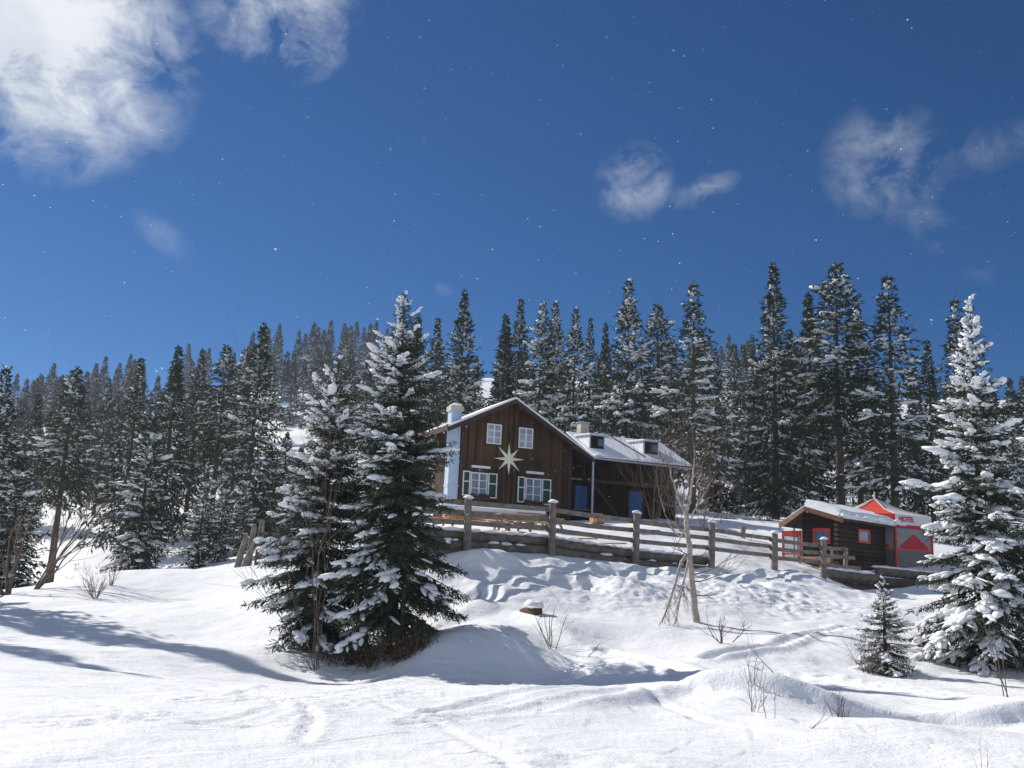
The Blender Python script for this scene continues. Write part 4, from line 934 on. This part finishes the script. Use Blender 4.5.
def pillow(name, y0, z0, y1, z1, th, parent):
    """thick rounded snow slab over a roof slope"""
    mb = MB(); nx_, ny_ = 40, 14; X = np.linspace(-.58, 6.42, nx_); T = np.linspace(0, 1, ny_); top = []; bot = []
    for x in X:
        ex = min(1, (x+.58)/.25, (6.42-x)/1.1); ex = max(0, ex)**.5
        for t in T:
            et = min(1, t/.10 if y0 < y1 else (1)) ; et = max(0, min(1, t/.12))**.5 if t < .12 else 1
            h = th*ex*et*(1+.25*vnoise(np.array([x*.9]), np.array([t*2.0]), 9)[0]) + .004
            top.append((x, y0+(y1-y0)*t, z0+(z1-z0)*t+h)); bot.append((x, y0+(y1-y0)*t, z0+(z1-z0)*t+.003))
    n = nx_*ny_; F = []
    for i in range(nx_-1):
        for j in range(ny_-1): F += [(i*ny_+j, (i+1)*ny_+j, (i+1)*ny_+j+1, i*ny_+j+1)]
    mb.add(top, F, 0, True); mb.add(bot, [f[::-1] for f in F], 0, True)
    e = []
    for i in range(nx_-1): e += [(i*ny_, i*ny_+n, (i+1)*ny_+n, (i+1)*ny_), (i*ny_+ny_-1, (i+1)*ny_+ny_-1, (i+1)*ny_+ny_-1+n, i*ny_+ny_-1+n)]
    for j in range(ny_-1): e += [(j, j+1, j+1+n, j+n), ((nx_-1)*ny_+j, (nx_-1)*ny_+j+n, (nx_-1)*ny_+j+1+n, (nx_-1)*ny_+j+1)]
    mb.add(top+bot, e, 0, True)
    return mb.build(name, M['snow'], parent)
pillow('roof_snow', -.50, 2.62, 1.45, 3.19, .34, sr); pillow('roof_snow', 2.80, 2.37, 1.45, 3.19, .12, sr2)
sn = MB()
for k in range(70):
    v, f = LUMPS[2][k % 8]; q_ = _r.uniform(.08, .17); sn.add(v*np.array([q_*1.8, q_, q_*.7])+np.array([-.5+6.6*_r.uniform(), -.42+.1*_r.normal(), 2.74+.04*_r.normal()]), f, 0, True)
sn.build('eave_snow', M['snow'], sr)
# windows
def framed(name, bs, pane, mt='red_paint'):
    w = sb(name, mt, bs); b = MB(); b.box(*pane); b.build('pane', M['pane_blue'], w); return w
framed('side_window', [(1.88,3.12,-.05,-.003,2.2,2.3),(1.88,3.12,-.05,-.003,1.64,1.74),(1.88,2.0,-.05,-.003,1.74,2.2),(3.0,3.12,-.05,-.003,1.74,2.2)], (1.98,3.02,-.02,-.003,1.72,2.22))
framed('front_window', [(-.06,-.003,.42,1.3,2.06,2.2),(-.06,-.003,.42,1.3,1.46,1.54),(-.06,-.003,.42,.52,1.54,2.06),(-.06,-.003,1.2,1.3,1.54,2.06)], (-.03,-.004,.48,1.24,1.52,2.08))
# red glazed wind screen at the porch
sc = sb('porch_screen', 'red_paint', [(-.05,.03,1.93,2.01,-.6,2.1),(-.05,.03,2.85,2.95,-.6,2.08),(-.05,.03,2.01,2.85,1.86,2.08),(-.05,.03,2.01,2.85,.95,1.02),(-.05,.03,2.01,2.85,-.2,-.12),(.03,1.4,2.86,2.94,1.84,2.06),(1.4,1.48,2.86,2.94,-.6,2.06)])
sb('screen_glass', 'weathershield', [(-.02,.0,2.011,2.849,1.021,1.859),(-.02,.0,2.011,2.849,-.119,.949)], sc)
sb('porch_deck', 'grey_wood', [(-1.0,-.02,-.1,3.2,.30,.38),(-1.0,-.9,-.1,3.2,-.6,.30)])
sb('porch_board', 'tan_wood', [(-.5,-.44,.1,1.85,.55,.85),(-.5,-.40,.1,.2,-.2,1.3),(-.5,-.40,1.75,1.85,-.2,1.0)])
mb = MB(); p_ = np.array([1.4, 3.3, 0]); mb.tube([(1.2,2.98,-.6),(1.2,2.98,2.95)], .05, 8); fl = mb.build('stove_pipe', M['tin'], shed); mb = MB(); mb.tube([(1.2,2.98,2.95),(1.2,2.98,3.08)], [.10,.09], 8); mb.build('pipe_cap', M['tin'], fl)

# ------------------------------------------------------------------ tent
TD = 53.0; tc_ = at(875, 520, TD); tz = 3.05
tent = empty('red_tent', (tc_[0], tc_[1], tz), 'six-sided red and white party tent with clear sides, standing behind the shed', 'tent')
TR, TH = 2.75, 2.05; ph0 = rad(-90)
cor = [np.array([TR*math.cos(ph0+k*math.pi/3), TR*math.sin(ph0+k*math.pi/3), 0]) for k in range(6)]
VZ = TH+.52; apex = np.array([0, 0, at(875, 498.5, TD)[2]-tz])
for k in range(6):
    a, b = cor[k], cor[(k+1) % 6]; zt = np.array([0, 0, VZ]); mid_ = (a+b)/2
    red = k in (5, 2)
    mb = MB(); n = 7; rows = []
    for i in range(n+1):
        t = i/n; sag = -.16*math.sin(math.pi*t)
        rows.append([apex*(1-t)+(a+zt)*t+np.array([0,0,sag]), apex*(1-t)+(mid_+zt)*t+np.array([0,0,sag*1.15]), apex*(1-t)+(b+zt)*t+np.array([0,0,sag])])
    V = np.array(rows).reshape(-1, 3); Fq = []
    for i in range(n):
        for j in range(2): Fq.append((i*3+j, (i+1)*3+j, (i+1)*3+j+1, i*3+j+1))
    mb.add(V, Fq, 0, True); mb.add(V-np.array([0,0,.012]), [f[::-1] for f in Fq], 0, True)
    mb.build('roof_panel', M['red_cloth' if red else 'white_cloth'], tent)
    d = (b-a)/np.linalg.norm(b-a); o_ = mid_/np.linalg.norm(mid_)
    def wallbox(z0, z1, th, s0=0.0, s1=1.0, push=0.0):
        A = a+(b-a)*s0+o_*push; B = a+(b-a)*s1+o_*push; m2 = MB(); q = [A, B, B-o_*th, A-o_*th]
        m2.add([(*p_[:2], z0) for p_ in q]+[(*p_[:2], z1) for p_ in q], [(0,3,2,1),(4,5,6,7),(0,1,5,4),(1,2,6,5),(2,3,7,6),(3,0,4,7)]); return m2
    wallbox(TH, VZ, .03, push=.02).build('valance', M['red_cloth' if red else 'white_cloth'], tent)
    wallbox(TH-.17, TH-.003, .05, push=.04).build('red_band', M['crimson'], tent)
    wallbox(.85, TH-.18, .02, .02, .98).build('clear_side', M['pvc'], tent)
    wallbox(-.6, .78, .02, .02, .98).build('side_skirt', M['pvc_dark'], tent)
    wallbox(.78, .85, .05, .02, .98, .015).build('cross_rail', M['red_paint'], tent)
    # red gable-shaped panel on the clear side
    A = a+(b-a)*.12+o_*.012; B = a+(b-a)*.88+o_*.012; Cc = (a+b)/2+o_*.012
    m2 = MB(); pts = [(*A[:2], .86), (*B[:2], .86), (*B[:2], 1.0), (*Cc[:2], 1.62), (*A[:2], 1.0)]; q2 = [(p_[0]-o_[0]*.008, p_[1]-o_[1]*.008, p_[2]) for p_ in pts]
    m2.add(pts+q2, [(0,1,2,2),(0,2,4,4),(4,2,3,3)]); m2.build('red_gable_print', M['crimson'], tent)
    mb = MB(); mb.tube([(*a[:2], -.6), (*a[:2], TH+.1)], .075, 8); mb.build('tent_post', M['red_paint'], tent)
    mb = MB(); mb.tube([apex, apex*.5+(a+zt)*.5+np.array([0,0,-.15]), a+zt], .025, 5); mb.build('roof_rib', M['white_cloth'], tent)
mb = MB(); mb.tube([apex+np.array([0,0,-.1]), apex+np.array([0,0,.35])], [.06,.03], 8); mb.build('finial', M['white_cloth'], tent)
a, b = cor[0], cor[1]; o_ = (a+b)/2; o_ = o_/np.linalg.norm(o_)
fc = bpy.data.curves.new('tent_lettering', 'FONT'); fc.body = 'HOTEL'; fc.size = .36; fc.extrude = .006; fc.align_x = 'CENTER'; fc.align_y = 'CENTER'; fc.materials.append(M['letter']); fc.offset = .012
_t = bpy.data.objects.new('lettering_curve', fc); COL.objects.link(_t); _dg = bpy.context.evaluated_depsgraph_get(); _me = bpy.data.meshes.new_from_object(_t.evaluated_get(_dg)); bpy.data.objects.remove(_t)
lo = link('valance_lettering', _me, tent)
pos = a+(b-a)*.30+o_*.035; lo.location = (pos[0], pos[1], TH+.27); lo.rotation_euler = (math.pi/2, 0, math.atan2((b-a)[1], (b-a)[0]))

# ------------------------------------------------------------------ cable car
g1, g2 = at(286.5, 388, 185), at(366, 353, 275)
def gondola(top, label, k):
    e = empty('gondola_cabin', tuple(top), label, 'gondola', 'cable car cabins', rad(25))
    mb = MB(); mb.tube([(0,0,.1),(0,0,-.8),(-.25,0,-1.5),(-.3,0,-1.75)], .07, 6); mb.build('hanger_arm', M['tin'], e)
    v, f = ICO[3]
    s = np.sign(v)*np.abs(v)**.6; s = s*np.array([1.05, .95, 1.0])+np.array([-.3, 0, -2.7])
    lowf = np.array([q for q in f if v[q][:, 2].mean() < -.12]); upf = np.array([q for q in f if v[q][:, 2].mean() >= -.12])
    mb = MB(); mb.add(s, lowf, 0, True); mb.build('cabin_shell', M['gondola_white'], e)
    mb = MB(); mb.add(s, upf, 0, True); mb.build('cabin_glass', M['gondola_glass'], e)
    mb = MB(); mb.box(-.9,.3,-.5,.5,-1.73,-1.63); mb.build('cabin_roof', M['gondola_white'], e)
gondola(g1, 'small pale blue gondola cabin hanging in front of the far left forest', 0)
gondola(g2, 'faint second gondola cabin higher up, close to the tall foreground spruce', 1)
d = (g2-g1); A = g1-d*.35; B = g2+d*.35; mb = MB(); t = np.linspace(0, 1, 12)[:, None]; mb.tube(A+(B-A)*t-A, .035, 5); o = mb.build('steel_cable', M['tin']); o.location = tuple(A); prop(o, 'thin steel cable from which both gondola cabins hang', 'cable')

# ------------------------------------------------------------------ falling snow in the air
_r = np.random.RandomState(99); mb = MB(); n = 1300
oc = np.array([(1,0,0),(-1,0,0),(0,1,0),(0,-1,0),(0,0,1),(0,0,-1)], float); of = np.array([(0,2,4),(2,1,4),(1,3,4),(3,0,4),(2,0,5),(1,2,5),(3,1,5),(0,3,5)])
vs, fs = [], []
for k in range(n):
    y = 3+24*_r.uniform()**.6; x = _r.uniform(-.6, .6)*y; z = 1.6+y*_r.uniform(-.12, .66); s = _r.uniform(.0018, .0048)*(1+.02*y)
    if _r.uniform() < .04: s *= 1.7
    vs.append(oc*np.array([s*_r.uniform(.7, 1.8), s, s*_r.uniform(.7, 1.3)])+np.array([x, y, z])); fs.append(of+6*k)
mb.add(np.concatenate(vs), np.concatenate(fs), 0, True); o = mb.build('falling_snow', M['snow']); prop(o, 'fine snowflakes drifting through the air', 'snowflakes', kind='stuff')

# ------------------------------------------------------------------ haze
HAZE = 0.0003
if HAZE:
    mb = MB(); mb.box(-460, 460, -45, 655, -30, 110); hm = bpy.data.materials.new('thin_haze'); hm.use_nodes = True; nt = hm.node_tree; nt.nodes.clear()
    out = nt.nodes.new('ShaderNodeOutputMaterial'); pv = nt.nodes.new('ShaderNodeVolumePrincipled'); pv.inputs['Density'].default_value = HAZE; pv.inputs['Color'].default_value = (.85, .9, 1, 1); pv.inputs['Anisotropy'].default_value = .3
    nt.links.new(pv.outputs[0], out.inputs['Volume']); o = mb.build('haze', hm); prop(o, kind='stuff')

# ------------------------------------------------------------------ sky with clouds
w = bpy.data.worlds.new('World'); scene.world = w; w.use_nodes = True; nt = w.node_tree
bg = nt.nodes['Background']; bg.inputs['Strength'].default_value = .09
sky = N(nt, 'ShaderNodeTexSky', sky_type='NISHITA'); sky.sun_disc = False; sky.sun_elevation = SUN_EL; sky.sun_rotation = math.atan2(SUN_DIR[0], SUN_DIR[1]); sky.altitude = 2600; sky.air_density = 1.0; sky.dust_density = .3; sky.ozone_density = 5.0
tc = N(nt, 'ShaderNodeTexCoord')
def mth(op, a, b=None, c=None):
    n = N(nt, 'ShaderNodeMath', operation=op)
    for i, q in enumerate((a, b, c)):
        if q is None: continue
        if isinstance(q, (int, float)): n.inputs[i].default_value = q
        else: L(nt, q, n.inputs[i])
    return n.outputs[0]
def dotv(v):
    n = N(nt, 'ShaderNodeVectorMath', operation='DOT_PRODUCT'); L(nt, tc.outputs['Generated'], n.inputs[0]); n.inputs[1].default_value = tuple(v); return n.outputs['Value']
mp = N(nt, 'ShaderNodeMapping'); mp.inputs['Scale'].default_value = (1.0, 1.0, 1.25); L(nt, tc.outputs['Generated'], mp.inputs[0])
n1 = N(nt, 'ShaderNodeTexNoise', Scale=7.0, Detail=9.0, Roughness=.58, Distortion=.35); L(nt, mp.outputs[0], n1.inputs['Vector'])
n2 = N(nt, 'ShaderNodeTexNoise', Scale=20.0, Detail=10.0, Roughness=.66, Distortion=.45); L(nt, mp.outputs[0], n2.inputs['Vector'])
total = None
for (px, py, rx, ry, rot, amp) in ((10,45,165,118,0,1.2),(105,35,95,65,0,1.0),(30,135,85,45,0,.7),(275,12,85,68,0,.95),(634,184,42,44,.5,.62),(702,190,42,18,-.4,.50),(885,163,62,60,.5,.46),(940,235,66,22,.8,.30),(985,150,80,24,-.15,.22),(165,238,40,16,.6,.20),(445,292,16,8,.6,.25)):
    c = at(px, py, 1.0)-EYE; c /= np.linalg.norm(c)
    ex = np.cross(c, [0, 0, 1.0]); ex /= np.linalg.norm(ex); ey = np.cross(ex, c)
    u_ = (ex*math.cos(rot)-ey*math.sin(rot))/(rx/1000); v_ = (ex*math.sin(rot)+ey*math.cos(rot))/(ry/1000)
    a = dotv(u_); b = dotv(v_); f = mth('GREATER_THAN', dotv(c), 0)
    d = mth('ADD', mth('MULTIPLY', a, a), mth('MULTIPLY', b, b))
    m = mth('MULTIPLY', mth('MAXIMUM', mth('SUBTRACT', 1.0, d), 0.0), amp); m = mth('MULTIPLY', m, f)
    total = m if total is None else mth('MAXIMUM', total, m)
for (cx_, cy_, cz_, rr_) in ((.3,-.7,.65,.75),(-.75,-.55,.35,.6),(.85,-.45,.35,.55),(-.2,-.35,.92,.5),(-.1,-.95,.3,.5)):  # unseen cloud masses added behind and above the viewpoint to brighten shaded snow
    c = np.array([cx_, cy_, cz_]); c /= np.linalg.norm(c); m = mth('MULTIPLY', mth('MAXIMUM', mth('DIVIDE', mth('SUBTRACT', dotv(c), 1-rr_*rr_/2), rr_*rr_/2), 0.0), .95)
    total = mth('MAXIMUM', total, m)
nz = mth('ADD', mth('MULTIPLY', mth('SUBTRACT', n1.outputs['Fac'], .5), 1.9), mth('MULTIPLY', mth('SUBTRACT', n2.outputs['Fac'], .5), 2.0))
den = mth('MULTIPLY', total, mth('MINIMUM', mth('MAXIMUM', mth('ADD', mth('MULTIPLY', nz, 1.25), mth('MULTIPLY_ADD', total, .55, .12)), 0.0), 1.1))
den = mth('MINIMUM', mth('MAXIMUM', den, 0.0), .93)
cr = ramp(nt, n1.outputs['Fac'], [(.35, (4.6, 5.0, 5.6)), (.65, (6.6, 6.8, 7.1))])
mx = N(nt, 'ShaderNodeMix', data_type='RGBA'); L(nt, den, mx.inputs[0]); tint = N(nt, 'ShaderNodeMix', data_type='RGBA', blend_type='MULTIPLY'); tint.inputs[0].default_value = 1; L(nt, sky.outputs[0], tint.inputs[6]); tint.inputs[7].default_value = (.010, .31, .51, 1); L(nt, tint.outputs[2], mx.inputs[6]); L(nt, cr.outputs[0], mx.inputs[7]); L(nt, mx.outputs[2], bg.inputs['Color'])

sd = bpy.data.lights.new('sun', 'SUN'); sd.energy = 3.6; sd.angle = rad(.53); sd.color = (1.0, .955, .89); so = bpy.data.objects.new('sun', sd); COL.objects.link(so)
sv = Vector((SUN_DIR[0]*math.cos(SUN_EL), SUN_DIR[1]*math.cos(SUN_EL), math.sin(SUN_EL))); so.rotation_euler = sv.to_track_quat('Z', 'Y').to_euler(); so.location = (-60, 40, 60)

# ------------------------------------------------------------------ camera and render
cd = bpy.data.cameras.new('camera'); cam = bpy.data.objects.new('camera', cd); COL.objects.link(cam); cd.sensor_width = 36; cd.lens = 36*1000/1024; cd.clip_start = .1; cd.clip_end = 3000
mw = Matrix.Identity(4)
for i in range(3):
    for j in range(3): mw[i][j] = VIEW[i, j]
    mw[i][3] = EYE[i]
cam.matrix_world = mw; scene.camera = cam
scene.render.engine = 'CYCLES'; scene.render.resolution_x = 1024; scene.render.resolution_y = 768
scene.cycles.use_denoising = True; scene.cycles.max_bounces = 8; scene.cycles.transparent_max_bounces = 12
vs_ = scene.view_settings; vs_.view_transform = 'Standard'; vs_.look = 'None'; vs_.exposure = 0.6; vs_.gamma = 1.0; vs_.use_curve_mapping = False
